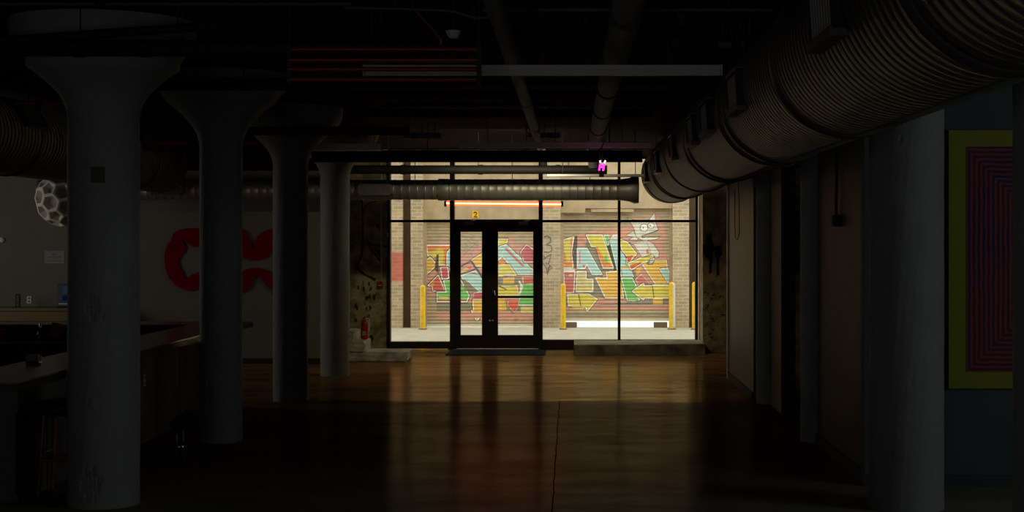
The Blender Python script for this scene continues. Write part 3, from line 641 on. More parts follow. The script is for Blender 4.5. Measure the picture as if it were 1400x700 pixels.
# cross duct in front of the shopfront
CY, cz, cr = 23.7, Z(259.5, 23.7), .163
t = thing('cross_duct', 'slim silver spiral duct crossing in front of the shop window', 'air duct', (0, CY, cz))
def sp_prof(L, r):
    p = []; y = 0
    while y < L-.122: p += [(r, y), (r, y+.108), (r+.0028, y+.111), (r+.0028, y+.117), (r, y+.12)]; y += .122
    p.append((r, L)); return p
xj = X(606, CY)
def relT(o): o.matrix_parent_inverse = Matrix.Translation(-t.location); return o
relT(MB().lathe(sp_prof(xj+8.2, cr-.010), 64, mx=alongX(-8.2, CY, cz)).build('duct_body', 'duct', t))
relT(MB().lathe(sp_prof(.98-xj, cr), 64, mx=alongX(xj, CY, cz)).build('duct_body', 'duct', t))
relT(MB().lathe([(cr-.004, 0), (cr+.006, .01), (cr+.006, .15), (cr+.004, .17)], 64, mx=alongX(xj-.08, CY, cz)).build('coupling', 'duct', t))
relT(MB().lathe([(cr, 0), (cr+.02, .12), (cr+.05, .2), (cr+.045, .27)], 64, mx=alongX(.78, CY, cz)).build('duct_flare', 'duct', t))
for a, b in ((492, 538), (211, 252)):
    x0, x1 = X(a, CY), X(b, CY)
    f = relT(MB().box(x0, x1, CY-cr-.045, CY-cr+.06, cz-.085, cz-.068).box(x0, x1, CY-cr-.045, CY-cr+.06, cz+.068, cz+.085).box(x0, x0+.02, CY-cr-.045, CY-cr+.06, cz-.085, cz+.085).box(x1-.02, x1, CY-cr-.045, CY-cr+.06, cz-.085, cz+.085).build('register', 'greygrille', t))
    gb = MB().box(x0+.015, x1-.015, CY-cr-.02, CY-cr+.03, cz-.07, cz+.07)
    for k in range(24): xx = x0+.03+k*(x1-x0-.06)/23; gb.box(xx-.003, xx+.003, CY-cr-.042, CY-cr-.015, cz-.068, cz+.068)
    gb.build('grille', 'grille', f)
for xx in (-7, -5.2, -2.4, -.9, .3):
    relT(MB().tube([(xx, CY, cz+cr-.02), (xx, CY, CZ)], .006, 6).build('hanger', 'pipeblack', t))

# ================================================================== CEILING SERVICES
def hang(t, pts, m='pipeblack'):
    for (x, y, z) in pts:
        MB().tube([(x, y, z), (x, y, CZ)], .006, 6).build('hanger', m, t).matrix_parent_inverse = Matrix.Translation(-t.location)
def pipe(name, label, cat, pts, r, m='pipeblack', bands=(), hangers=(), bandm='black'):
    p0 = Vector(pts[0]); t = thing(name, label, cat, p0)
    MB().tube([Vector(p)-p0 for p in pts], r, 20).build('pipe_body', m, t)
    for (a, b) in bands: MB().tube([Vector(a)-p0, Vector(b)-p0], r*1.12, 20).build('coupling', bandm, t)
    hang(t, hangers); return t
# long strip fixtures
for (p0, p1, py, Y, z, lab) in ((498, 986, 96.5, 10.9, 3.15, 'long unlit white strip light across the ceiling, nearer one'), (628, 890, 199, 19.5, 3.15, 'long white strip light tinted pink by the neon sign')):
    z = Z(py, Y); x0, x1 = X(p0, Y), X(p1, Y)
    t = thing('strip_light', lab, 'strip light', ((x0+x1)/2, Y, z), 'long strip lights under the ceiling'); w = (x1-x0)/2
    MB().prism([(-.04, .036), (.04, .036), (.032, 0), (-.032, 0)], -w, w, axis='x').build('housing', 'strip', t)
    MB().prism([(-.032, -.001), (.032, -.001), (.02, -.036), (-.02, -.036)], -w+.01, w-.01, axis='x').build('diffuser', 'strip', t)
    for s in (-1, 1): MB().box(s*w-.006, s*w+.006, -.042, .042, -.038, .04).build('end_cap', 'strip', t)
    for f_ in (-.7, 0, .7): MB().tube([(f_*w, 0, .03), (f_*w, 0, CZ-z)], .005, 6).build('hanger', 'pipeblack', t)
# red tubes: one rack of four
RY = 10.3
t = thing('red_tube_rack', 'rack of four unlit dark red tubes hung beside the nearer strip light', 'tube light', (X(525, RY), RY, Z(88, RY)))
for k, py in enumerate((67.5, 82.5, 95.5, 110)):
    zz = Z(py, RY)-t.location.z; yy = -.02*k
    MB().tube([(X(396, RY)-t.location.x, yy, zz), (X(652, RY)-t.location.x, yy, zz)], .016, 12).build('red_tube', 'redtube', t)
for p in (396, 655):
    MB().box(X(p, RY)-t.location.x-.015, X(p, RY)-t.location.x+.015, -.03, .03, Z(116, RY)-t.location.z, Z(60, RY)-t.location.z).build('end_bracket', 'pipeblack', t)
    MB().tube([(X(p, RY)-t.location.x, .0, Z(60, RY)-t.location.z), (X(p, RY)-t.location.x, 0, CZ-t.location.z)], .006, 6).build('hanger', 'pipeblack', t)
# pipes running away from the camera
z = 3.3
t = pipe('ceiling_pipe', 'slender grey pipe running towards the doors left of the banded pipe', 'pipe', [(-.435, 4, z), (-.435, 21.0, z), (-.42, 23.2, z-.02), (-.42, 24.0, z-.1), (-.42, 24.05, z-.3)], .056, 'pvc', [((-.435, y, z), (-.435, y+.1, z)) for y in (8, 11.5, 15, 18.5)], [(-.435, y, z) for y in (9, 13, 17, 21)], 'pvc')
t = pipe('ceiling_pipe', 'thick grey pipe with dark bands running towards the pink neon', 'pipe', [(.335, 4, z), (.335, 22.3, z), (.34, 22.6, z-.02), (.35, 22.8, z-.09), (.36, 22.85, z-.26)], .095, 'pvc', [((.335, y, z), (.335, y+.10, z)) for y in (6.8, 9.05, 11.43, 13.6, 15.9, 18.4, 20.4, 21.8)], [(.335, y, z) for y in (9.1, 13.6, 18.4)])
# beams and pipes across
def cross(name, label, cat, p0, p1, py, Y, r, m='pipeblack', bands=(), slope=0):
    z = Z(py, Y); x0, x1 = X(p0, Y), X(p1, Y)
    return pipe(name, label, cat, [(x0, Y, z), (x1, Y, z+slope)], r, m, [((x0+f*(x1-x0), Y, z+slope*f), (x0+f*(x1-x0)+.07, Y, z+slope*f)) for f in bands], [(x0+f*(x1-x0), Y, z+slope*f) for f in (.15, .5, .85)])
cross('ceiling_pipe', 'black pipe crossing the capital of the large left foreground column', 'pipe', -120, 620, 66, 10.35, .055, 'black', (.18, .3, .42, .6))
cross('ceiling_pipe', 'sloping black pipe just above the large foreground capital', 'pipe', -80, 300, 62, 10.05, .03, 'black', (.5,), .13)
cross('ceiling_pipe', 'black pipe passing in front of the third capital', 'pipe', 150, 560, 179, 17.75, .05, 'black', (.3, .6))
cross('ceiling_pipe', 'black pipe below the beam above the shop window', 'pipe', 478, 830, 232, 22.9, .066, 'black', (.2, .5, .8))
cross('sprinkler_pipe', 'dull red sprinkler pipe behind the second column', 'pipe', 215, 374, 194.5, 19.3, .026, 'redgloss', (.3, .6))
cross('sprinkler_pipe', 'thin red sprinkler pipe above the far left duct', 'pipe', 22, 92, 141, 15.2, .02, 'redgloss', (.4,))
cross('conduit', 'thin pale conduit across the top of the picture', 'conduit', 660, 1056, 13.5, 9.7, .012, 'pvc', (.15, .5))
cross('conduit', 'thin pale conduit high at the upper left', 'conduit', -20, 480, 5.5, 9.7, .010, 'pvc', (.3,))
cross('insulated_pipe', 'short pale insulated pipe above the beam by the steps', 'pipe', 553, 602, 185.5, 19.6, .035, 'pvc', (.2,))
cross('insulated_pipe', 'short grey pipe end beside the third capital', 'pipe', 470, 502, 185.5, 19.6, .028, 'pvc', (.4,))
cross('insulated_pipe', 'short grey pipe stub left of the huge right duct', 'pipe', 982, 1018, 61, 11.3, .03, 'pvc', (.5,))
cross('insulated_pipe', 'pale pipe stub beside the slender running pipe', 'pipe', 722, 766, 185, 19.6, .03, 'pvc', (.6,))
cross('ceiling_pipe', 'pale narrow pipe just above the slim cross duct', 'pipe', 748, 890, 240, 22.6, .022, 'strip', (.5,))
# sagging cable
pts = [(X(a, 9.6), 9.6, Z(b, 9.6)) for a, b in ((470, 10.5), (540, 12), (600, 14), (622, 16), (640, 22), (655, 25), (668, 24), (690, 16), (700, 14))]
p0 = Vector(pts[0]); t = thing('cable', 'thin pale cable sagging beside the slender pipe at the top', 'cable', p0); MB().tube([Vector(p)-p0 for p in pts], .008, 8).build('cable_run', 'pvc', t); hang(t, [pts[1]])
pts = [(X(a, 9.9), 9.9, Z(b, 9.9)) for a, b in ((563, 8), (575, 22), (590, 38), (604, 55))]
p0 = Vector(pts[0]); t = thing('red_strap', 'dangling red strap near the top centre of the ceiling', 'strap', p0); MB().tube([Vector(p)-p0 for p in pts], .008, 6).build('strap_band', 'redtube', t); MB().box(.178, .196, -.006, .006, -.25, -.215).build('tag_end', 'redtube', t); hang(t, [pts[0]])
t = thing('ceiling_speaker', 'small white trapezoid fixture hanging near the top centre', 'fixture', (X(620, 10.3), 10.3, Z(47, 10.3)))
MB().lathe([(.028, -.024), (.034, -.018), (.052, .02), (.052, .024)], 24).build('shell', 'strip', t); MB().tube([(0, 0, .02), (0, 0, CZ-t.location.z)], .008, 8).build('stem', 'pipeblack', t)
t = thing('drop_pipe', 'short dark pipe dropping from the ceiling right of the banded pipe', 'pipe', (X(925, 11.0), 11.0, Z(66, 11.0)))
MB().lathe([(.02, 0), (.042, .008), (.05, .03), (.05, CZ-t.location.z)], 24).build('pipe_body', 'pipeblack', t); MB().lathe([(.058, .2), (.058, .25)], 24).build('coupling', 'black', t)
# I-beams
def beam(label, p0, p1, y0, y1, Y, m='softblack', flange=.09):
    x0, x1 = X(p0, Y), min(X(p1, Y), 1.0); z0, z1 = Z(y1, Y), Z(y0, Y)
    t = thing('ceiling_beam', label, 'beam', ((x0+x1)/2, Y, z0), 'dark steel beams under the ceiling', 'thing'); w = (x1-x0)/2; h = z1-z0
    MB().box(-w, w, -flange, flange, 0, .02).box(-w, w, -.012, .012, .02, h-.02).box(-w, w, -flange, flange, h-.02, h).build('beam_section', m, t)
    for f_ in (-.8, -.3, .3, .8): MB().tube([(f_*w, 0, h-.01), (f_*w, 0, CZ-z0)], .008, 6).build('hanger', 'pipeblack', t)
beam('dark beam across the ceiling in front of the shop window', 426, 892, 206, 221.5, 21.4)
beam('dark beam in front of the second capital', 60, 480, 108, 122.5, 13.85)
beam('dark beam over the nearer strip light', 470, 1020, 36, 50, 10.62)
beam('dark beam halfway along the ceiling', 480, 960, 124, 136, 16.1)
beam('dark beam beyond the halfway beam', 480, 930, 150, 161, 18.6)
x0, x1 = X(427, 20.9), X(522, 20.9)
t = thing('cable_tray', 'pale metal cable tray between the third and fourth capitals', 'cable tray', ((x0+x1)/2, 20.9, Z(206, 20.9))); w = (x1-x0)/2
MB().box(-w, w, -.10, .10, 0, .008).box(-w, w, -.10, -.092, .008, .09).box(-w, w, .092, .10, .008, .09).build('tray_channel', 'strip', t); hang(t, [(x0+.1, 20.9, t.location.z+.08), (x1-.1, 20.9, t.location.z+.08)])

# ================================================================== LEFT: WALL SIGN, BAR
SY = BW-.03
def sgn(pts): return [(X(a, BW), Z(b, BW)) for a, b in pts]
t = thing('wall_sign', 'big red scalloped lettering on the white wall behind the columns', 'sign', (X(300, BW), BW, Z(355, BW)))
def letter(name, poly):
    P = [(a-t.location.x, b-t.location.z) for a, b in sgn(poly)]
    bm = bmesh.new(); vs = [bm.verts.new((a, -.03, b)) for a, b in P]; f = bm.faces.new(vs)
    r = bmesh.ops.extrude_face_region(bm, geom=[f]); bmesh.ops.translate(bm, verts=[v for v in r['geom'] if isinstance(v, bmesh.types.BMVert)], vec=(0, .03, 0))
    bmesh.ops.recalc_face_normals(bm, faces=bm.faces[:]); bmesh.ops.triangulate(bm, faces=[f for f in bm.faces if len(f.verts) > 4])
    me = bpy.data.meshes.new(name); bm.to_mesh(me); bm.free(); me.materials.append(M['red']); o = bpy.data.objects.new(name, me); C.objects.link(o); o.parent = t
letter('letter_c', [(318,326),(308,316),(290,313),(272,312),(262,312),(252,312.5),(243,315),(237,320),(235,328),(230,334),(227,341),(225,350),(225.5,358),(226,366),(229,374),(232,381),(237,385),(242,391),(248,394),(255,397),(262,398),(270,396),(282,392),(296,393),(310,388),(318,376),(300,372),(288,371),(272,372),(263,375),(257,380),(253.5,381),(251,373),(246,365),(244,358),(247,351),(253,344),(254,337),(250,329),(252,328),(257,333),(264,337),(274,338),(290,337),(302,334)])
letter('letter_stroke', [(322,309),(331,313),(338,318),(342,326),(345,340),(348,341),(349,330),(354,322),(362,316),(373,312),(388,309),(392,322),(382,332),(376,342),(370,348),(362,354),(352,356),(342,355.5),(334,353),(326,346),(318,330)])
letter('letter_stroke', [(318,392),(326,376),(334,369),(344,366.5),(352,366),(362,368),(370,372),(378,384),(390,396),(380,402),(372,397),(364,390),(356,379),(352,377),(349,379),(346,389),(340,397),(333,400),(324,402)])

# bar
BT = .995
t = thing('bar_counter', 'U-shaped wooden bar with pale plank top and dark board front', 'bar', (-3.95, 14, 0))
def relB(o): o.matrix_parent_inverse = Matrix.Translation(-t.location); return o
poly = [(-8.6, 10.3), (-3.72, 10.3), (-3.72, 18.0), (-8.9, 18.0), (-8.9, 17.35), (-4.3, 17.35), (-4.3, 10.95), (-8.6, 10.95)]
relB(MB().prism(poly, BT-.012, BT).build('bar_top', 'bartop', t))
relB(MB().prism(poly, BT-.062, BT-.0125).build('top_edge', 'baredge', t))
relB(MB().box(-4.28, -4.10, 11.55, 17.98, 0, BT-.0625).box(-8.8, -4.10, 17.8, 17.98, 0, BT-.0625).build('front_panel', 'barfront', t))
ep = MB().box(-8.5, -4.10, 11.40, 11.55, 0, BT-.0625)
relB(ep.build('end_panel', 'barend', t))
for k in range(3):
    xx = X(28, 11.4) - k*.9
    relB(MB().box(xx-.035, xx+.035, 11.385, 11.402, .06, .66, bev=.006).build('slot_inset', 'black', t))
for yy in (13.1, 14.6, 16.1): relB(MB().box(-4.108, -4.094, yy-.004, yy+.004, .02, BT-.07).build('board_joint', 'black', t))
relB(MB().box(-8.6, -4.28, 16.75, 17.79, .78, .82).box(-8.6, -4.28, 16.8, 17.79, .0, .78).build('work_counter', 'black', t))
# outlet on bar
t = thing('outlet_plate', 'white outlet plate on the dark bar front', 'outlet', (-4.10, 14.77, Z(520, 14.77)))
MB().box(.001, .009, -.036, .036, -.058, .058, bev=.003).build('plate', 'plastic', t); MB().box(.009, .012, -.014, .014, .01, .04, bev=.001).box(.009, .012, -.014, .014, -.04, -.01, bev=.001).build('socket', 'ink', t)
# items on bar
t = thing('napkin_holder', 'small chrome napkin holder on the near end of the bar top', 'napkin holder', (-4.2, 12.02, BT))
MB().box(-.05, .05, -.035, -.03, 0, .06).box(-.05, .05, .03, .035, 0, .06).box(-.05, .05, -.035, .035, 0, .006).build('holder', 'chrome', t); MB().box(-.045, .045, -.028, .028, .006, .055).build('napkins', 'paper', t)
WY = 17.1
t = thing('red_box', 'red box leaning on the work counter behind the bar', 'box', (X(75, WY), WY, .845))
MB().box(-.07, .07, -.05, .05, 0, .155, mx=Matrix.Rotation(.30, 4, 'Y') @ Matrix.Translation((0, 0, .02)), bev=.004).build('carton', 'redgloss', t)
t = thing('red_box', 'red box at the far left behind the bar', 'box', (X(-1, WY), WY, .821))
MB().box(-.06, .06, -.05, .05, 0, .13, bev=.004).build('carton', 'redgloss', t)
t = thing('beer_tap', 'small chrome tap on the work counter behind the bar', 'tap', (X(55, WY), WY, .821))
MB().lathe([(.035, 0), (.035, .01), (.015, .02), (.015, .09), (.012, .12)], 20).build('tap_body', 'pvc', t); MB().tube([(0, 0, .1), (0, -.05, .11), (0, -.065, .08)], .008, 8).build('spout', 'chrome', t); MB().lathe([(.008, .12), (.014, .15), (.012, .19), (.004, .2)], 16).build('handle', 'chrome', t)
# back shelf on white wall
t = thing('back_counter', 'brown wooden back counter along the white wall behind the bar', 'counter', (-9, BW-.3, 0))
MB().box(-1.98, 1.9, -.25, .30, .855, .90, bev=.005).build('counter_top', 'shelfwood', t); MB().box(-1.95, 1.86, -.22, .298, .70, .855).build('apron', 'shelfwood', t); MB().box(-1.95, 1.86, -.18, .298, .03, .70).build('cabinet', 'black', t)
t = thing('black_menu_block', 'narrow black upright card with pale lettering on the back counter', 'card', (X(24.5, 23.8), 23.8, .90))
MB().box(-.038, .038, -.012, .012, 0, .21, bev=.002).build('card_board', 'black', t); mb = MB()
for k in range(5): mb.box(-.018, .018, -.0145, -.0125, .035+k*.032, .05+k*.032)
mb.build('lettering', 'shelfwood', t)
t = thing('payment_terminal', 'dark blue terminal with lit screen on the back counter', 'terminal', (X(88, 23.75), 23.75, .909))
R = Matrix.Rotation(-.12, 4, 'X')
MB().box(-.115, .115, -.06, .06, 0, .36, mx=R, bev=.012).build('shell', 'bluebox', t); MB().box(-.02, .08, -.068, -.058, .20, .32, mx=R).build('screen', 'screen', t); MB().box(-.01, .085, -.068, -.058, .10, .175, mx=R).build('keypad', 'screen2', t); MB().box(-.07, .09, -.066, -.058, .04, .055, mx=R).build('card_slot', 'plastic', t)
t = thing('outlet_plate', 'white outlet plate on the white wall above the back counter', 'outlet', (X(40, BW), BW, Z(410, BW)))
MB().box(-.036, .036, -.009, -.001, -.058, .058, bev=.003).build('plate', 'plastic', t); MB().box(-.014, .014, -.012, -.009, .01, .04).box(-.014, .014, -.012, -.009, -.04, -.01).build('socket', 'ink', t)
t = thing('paper_notice', 'white paper notice with lines of print on the white wall', 'notice', (X(74.5, BW), BW, Z(351.5, BW)))
MB().box(-.155, .155, -.006, -.001, -.10, .10).build('sheet', 'paper', t); mb = MB()
for zz, w in ((.05, .05), (.03, .04), (.0, .10), (-.025, .05), (-.06, .12)): mb.box(-w, w, -.0075, -.006, zz-.005, zz+.005)
mb.build('print', 'ink', t)
t = thing('wall_sensor', 'small round pale sensor on the white wall at the left edge', 'sensor', (X(3, BW), BW, Z(328, BW)))
MB().lathe([(.045, 0), (.045, .02), (.035, .04), (.01, .045)], 24, mx=Matrix.Translation((0, -.001, 0)) @ Matrix.Rotation(PI/2, 4, 'X')).build('dome', 'plastic', t)
# honeycomb pendant
HY = 22.4
t = thing('honeycomb_pendant', 'white honeycomb globe pendant left of the large foreground column', 'pendant lamp', (X(87, HY), HY, Z(272.5, HY)))
HR = 38*HY/F
bm = bmesh.new(); bmesh.ops.create_icosphere(bm, subdivisions=2, radius=1); bmesh.ops.rotate(bm, verts=bm.verts, cent=(0,0,0), matrix=Euler((.35, .2, .5)).to_matrix())
rim = MB(); cell = MB()
for v in bm.verts:
    nrm = v.co.normalized(); cs = [f.calc_center_median().normalized() for f in v.link_faces]
    a = nrm.orthogonal().normalized(); b = nrm.cross(a); cs.sort(key=lambda c: math.atan2(c.dot(b), c.dot(a))); n = len(cs)
    ctr = sum(cs, Vector())/n
    inn = [ctr + (c-ctr)*.80 for c in cs]; dp = [(ctr + (c-ctr)*.68)*.80 for c in cs]
    rim.add([c*HR for c in cs] + [c*HR for c in inn] + [c*HR for c in dp], [(i, (i+1) % n, n+(i+1) % n, n+i) for i in range(n)] + [(n+i, n+(i+1) % n, 2*n+(i+1) % n, 2*n+i) for i in range(n)])
    cell.add([c*HR for c in dp], [tuple(range(n))])
bm.free()
rim.build('honeycomb_shell', 'honey', t); cell.build('cell_floor', 'honeyin', t)
MB().tube([(0, 0, HR*.95), (0, 0, CZ-t.location.z)], .008, 8).build('cord', 'pipeblack', t)

# stool
t = thing('bar_stool', 'black seated wooden bar stool tucked beside the large foreground column', 'stool', (-3.87, 11.86, 0))
MB().box(-.19, .19, -.17, .17, .60, .72, bev=.05).build('seat', 'leather', t)
for sx in (-1, 1):
    for sy in (-1, 1):
        MB().tube([(sx*.15, sy*.13, .62), (sx*.185, sy*.165, 0)], [.019, .014], 10).build('leg', 'stoolwood', t)
for a, b in (((-.172, -.152, .27), (.172, -.152, .27)), ((-.172, .152, .27), (.172, .152, .27)), ((-.168, -.15, .32), (-.168, .15, .32)), ((.168, -.15, .32), (.168, .15, .32))):
    MB().tube([a, b], .013, 8).build('stretcher', 'stoolwood', t)
# floor spotlight
t = thing('floor_spotlight', 'black floor spotlight on a round metal base by the bar front', 'spotlight', (X(246, 14.5), 14.5, 0))
MB().lathe([(.075, 0), (.075, .02), (.06, .035), (.02, .04)], 32).build('base_plate', 'chrome', t)
MB().tube([(-.03, 0, .035), (-.03, 0, .13)], .012, 10).tube([(.03, 0, .035), (.03, 0, .16)], .014, 10).build('bracket', 'chrome', t)
R = Matrix.Translation((.025, 0, .235)) @ Matrix.Rotation(-.66, 4, 'Y')
MB().box(-.10, .10, -.065, .065, -.065, .065, mx=R, bev=.006).build('lamp_head', 'black', t); MB().box(.10, .108, -.06, .06, -.06, .06, mx=R).build('lens', 'pipeblack', t)
MB().tube([(-.07, 0, .17), (-.10, .01, .10), (-.13, .02, .03), (-.22, .06, .008), (-.30, .15, .008)], .005, 6).build('cord', 'black', t)

# ================================================================== FAR LEFT CORNER
t = thing('concrete_steps', 'three worn concrete steps rising left beside the shop window', 'steps', (-3.4, 25, 0))
def relS(o): o.matrix_parent_inverse = Matrix.Translation(-t.location); return o
def slab(x0, x1, z0, z1):
    bm = bmesh.new(); bmesh.ops.create_cube(bm, size=1)
    for v in bm.verts: v.co = Vector(((x0+x1)/2+v.co.x*(x1-x0), 24.98+v.co.y*.85, (z0+z1)/2+v.co.z*(z1-z0)))
    bmesh.ops.bevel(bm, geom=bm.edges[:], offset=.015, segments=2, affect='EDGES'); bmesh.ops.subdivide_edges(bm, edges=[e for e in bm.edges if e.calc_length() > .1], cuts=6, use_grid_fill=True)
    for v in bm.verts: v.co += Vector((.006*hashn(v.co.z*9, v.co.y*3, 1), .006*hashn(v.co.x*3, v.co.z*5, 2), .004*hashn(v.co.x*4, v.co.y*4, 3) if v.co.z > z0+.02 else 0))
    bm.verts.index_update(); m2 = MB().add([v.co[:] for v in bm.verts], [[v.index for v in f.verts] for f in bm.faces]); bm.free(); return m2
relS(slab(-4.5, -2.62, 0, .155).build('step', 'step', t)); relS(slab(-4.5, -3.30, .15, .325).build('step', 'step', t)); relS(slab(-4.5, -3.475, .32, .49).build('step', 'step', t))
EY = 25.15
t = thing('fire_extinguisher', 'red fire extinguisher standing on the concrete steps', 'fire extinguisher', (X(496, EY)+.03, EY, .328))
MB().lathe([(.052, 0), (.058, .01), (.058, .25), (.05, .285), (.025, .305), (.018, .32)], 28).build('cylinder', 'redgloss', t)
MB().lathe([(.02, .32), (.02, .35)], 16).tube([(-.02, 0, .345), (.09, 0, .385)], .008, 8).tube([(-.02, 0, .345), (.09, 0, .355)], .008, 8).build('valve_lever', 'chrome', t)
MB().tube([(.02, 0, .34), (.07, 0, .33), (.075, 0, .28), (.07, 0, .12)], .009, 8).build('hose', 'strip', t)
MB().box(-.03, .03, -.0605, -.054, .06, .13).build('label_plate', 'paper', t)
t = thing('conduit', 'pale vertical conduit on the mossy wall left of the shop window', 'conduit', (X(521.5, FY), FY-.02, Z(384, FY)))
MB().tube([(0, 0, 0), (0, 0, CZ-t.location.z)], .013, 10).build('pipe_body', 'strip', t)
t = thing('fire_alarm_pull', 'small red fire alarm box at the foot of the pale conduit', 'fire alarm', (X(520, FY), FY-.03, Z(389.5, FY)))
MB().box(-.045, .045, -.03, .028, -.06, .06, bev=.006).build('alarm_box', 'redgloss', t); MB().box(-.03, .03, -.04, -.03, -.015, .005, bev=.003).build('pull_handle', 'plastic', t)
pts = [(X(a, FY-.03), FY-.03, Z(b, FY-.03)) for a, b in ((495, 268), (495.5, 290), (496, 320), (495.5, 345), (493, 354), (489, 362), (487, 366))]
p0 = Vector(pts[0]); t = thing('cable', 'black cable hanging down the mossy wall beside the farthest column', 'cable', p0); MB().tube([Vector(p)-p0 for p in pts], .012, 8).build('cable_run', 'black', t)
t = thing('door_sensor', 'tiny pale sensor on the left shop window jamb', 'sensor', (X(530.5, FY), FY-.075, Z(321, FY))); MB().box(-.018, .018, -.012, .012, -.035, .035, bev=.004).build('sensor_body', 'plastic', t)
t = thing('door_mat', 'dark rubber mat in front of the glass doors', 'mat', (X(679, 26.4), 26.5, 0))
MB().box(-.84, .84, -.62, .60, .001, .012, bev=.004).build('mat_body', 'rubber', t)

# ================================================================== RIGHT
t = thing('junction_box', 'black junction box with conduit on the brown partition', 'junction box', (2.36, 13.45, Z(302, 13.45)))
MB().box(-.07, -.001, -.075, .075, -.05, .05, bev=.006).build('box_body', 'black', t); MB().tube([(-.03, .02, .05), (-.03, .02, .2), (-.03, .0, .32), (-.03, -.02, CZ-t.location.z)], .012, 8).build('conduit_pipe', 'black', t); MB().box(-.078, -.07, -.05, .05, -.03, .03, bev=.002).build('cover_plate', 'pipeblack', t)
pts = [(2.205, 20.6, 2.6), (2.205, 20.62, 2.2), (2.20, 20.5, 1.98), (2.20, 20.25, 1.95), (2.205, 20.05, 2.05), (2.205, 20.1, 2.5), (2.205, 20.2, 2.7)]
p0 = Vector(pts[0]); t = thing('cable', 'thin dark loop of wire on the far brown partition', 'cable', p0); MB().tube([Vector(p)-p0 for p in pts], .005, 6).build('cable_run', 'black', t)
# painting: nested rectangles of red and blue bands inside a chartreuse border
AYp = 12.15
def artmat():
    m = bpy.data.materials.new('striped_painting'); m.use_nodes = True
    nt = m.node_tree; n = nt.nodes; l = nt.links; b = n['Principled BSDF']; b.inputs['Roughness'].default_value = .7
    tc = n.new('ShaderNodeTexCoord')
    nz = n.new('ShaderNodeTexNoise'); nz.inputs['Scale'].default_value = 7; nz.inputs['Detail'].default_value = 3; l.new(tc.outputs['Object'], nz.inputs['Vector'])
    ad = n.new('ShaderNodeVectorMath'); ad.operation = 'MULTIPLY_ADD'; l.new(nz.outputs['Color'], ad.inputs[0]); ad.inputs[1].default_value = (.022, .022, .022); l.new(tc.outputs['Object'], ad.inputs[2])
    sp = n.new('ShaderNodeSeparateXYZ'); l.new(ad.outputs[0], sp.inputs[0])
    def op(o, a, v=None, c=None):
        k = n.new('ShaderNodeMath'); k.operation = o
        (l.new(a, k.inputs[0]) if not isinstance(a, (int, float)) else setattr(k.inputs[0], 'default_value', a))
        if v is not None: (l.new(v, k.inputs[1]) if not isinstance(v, (int, float)) else setattr(k.inputs[1], 'default_value', v))
        return k.outputs[0]
    hx = .455; hz = .885
    dx = op('SUBTRACT', hx, op('ABSOLUTE', sp.outputs[0])); dz = op('SUBTRACT', hz, op('ABSOLUTE', sp.outputs[2]))
    d = op('MINIMUM', dx, dz)
    fr_ = op('FRACT', op('MULTIPLY', d, 26.)); st = op('LESS_THAN', fr_, .45)
    mx = n.new('ShaderNodeMix'); mx.data_type = 'RGBA'; l.new(st, mx.inputs[0]); mx.inputs[6].default_value = (.010, .010, .08, 1); mx.inputs[7].default_value = (.36, .04, .018, 1)
    n2 = n.new('ShaderNodeTexNoise'); n2.inputs['Scale'].default_value = 2.; l.new(tc.outputs['Object'], n2.inputs['Vector'])
    m2 = n.new('ShaderNodeMix'); m2.data_type = 'RGBA'; m2.inputs[0].default_value = .22; l.new(mx.outputs[2], m2.inputs[6])
    rp = n.new('ShaderNodeValToRGB'); rp.color_ramp.elements[0].position = .4; rp.color_ramp.elements[1].position = .6; rp.color_ramp.elements[0].color = (.015, .02, .12, 1); rp.color_ramp.elements[1].color = (.20, .025, .035, 1)
    l.new(n2.outputs['Fac'], rp.inputs[0]); l.new(rp.outputs[0], m2.inputs[7]); l.new(m2.outputs[2], b.inputs['Base Color'])
    return m
x0 = X(1296, AYp); zc = Z(354.5, AYp); hh = 176.5*AYp/F
cw = .60
t = thing('painting', 'tall chartreuse bordered painting of nested red and blue stripes', 'painting', (x0+cw, AYp, zc))
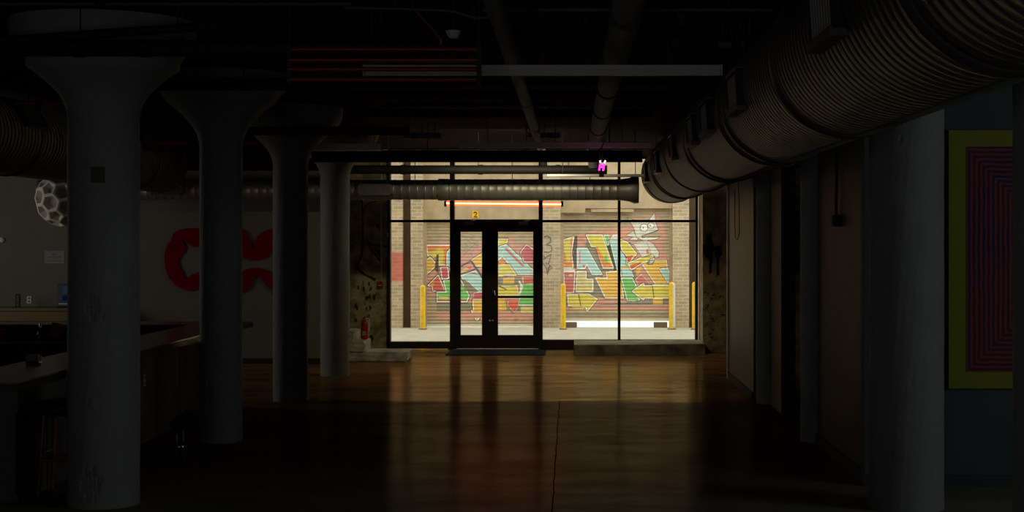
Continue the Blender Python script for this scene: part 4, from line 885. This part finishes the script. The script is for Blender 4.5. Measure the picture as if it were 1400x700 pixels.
MB().box(-cw, cw, -.02, .028, -hh, hh, bev=.003).build('border_panel', 'acid', t)
MB().box(-.46, .46, -.024, -.019, -.89, .89).build('striped_canvas', artmat(), t)

# ================================================================== LIGHT
w = bpy.data.worlds.new('World'); bpy.context.scene.world = w; w.use_nodes = True
bg = w.node_tree.nodes['Background']; bg.inputs[0].default_value = (.99, .985, .90, 1); bg.inputs[1].default_value = 2.75
def area(name, loc, target, sx, sy, power, col):
    L = bpy.data.lights.new(name, 'AREA'); L.shape = 'RECTANGLE'; L.size = sx; L.size_y = sy; L.energy = power; L.color = col
    o = bpy.data.objects.new(name, L); C.objects.link(o); o.location = loc
    o.rotation_euler = (Vector(target)-Vector(loc)).to_track_quat('-Z', 'Y').to_euler(); return o
area('daylight_east', (8.8, 7.6, 2.3), (-3, 10.5, .3), 4.2, 2.2, 46, (.92, 1., .97))
area('daylight_west', (-10.8, 20.5, 2.0), (-3, 21.5, 1.5), 3.5, 2.0, 38, (1., .95, .84))
area('fill_south', (-2.2, -3.6, 1.2), (-.2, 13, 3.5), 6.5, 1.6, 7, (.95, 1., .96)).data.spread = math.radians(75)  # added fill behind the camera, aimed up to brighten the ceiling fixtures
area('fill_entry', (-.9, 22.0, 3.13), (-1.0, 26.6, .9), 1.6, .06, 19, (1., .86, .58))  # added unseen warm fill behind the beam, brightens the door end; no fixture

cam = bpy.data.cameras.new('Camera'); co = bpy.data.objects.new('Camera', cam); C.objects.link(co)
co.location = (0, 0, H); co.rotation_euler = (PI/2, 0, 0)
cam.sensor_fit = 'HORIZONTAL'; cam.sensor_width = 36; cam.lens = 36*F/1400
cam.shift_x = -(VX-700)/1400; cam.shift_y = (VY-350)/1400*1.0
cam.clip_end = 200; cam.clip_start = .05
sc = bpy.context.scene; sc.camera = co
vs = sc.view_settings; vs.view_transform = 'Standard'; vs.look = 'None'; vs.gamma = 1; vs.use_curve_mapping = False; vs.exposure = 0
sc.cycles.use_denoising = True
sc.cycles.max_bounces = 8; sc.cycles.transparent_max_bounces = 16
sc.cycles.sample_clamp_indirect = 3
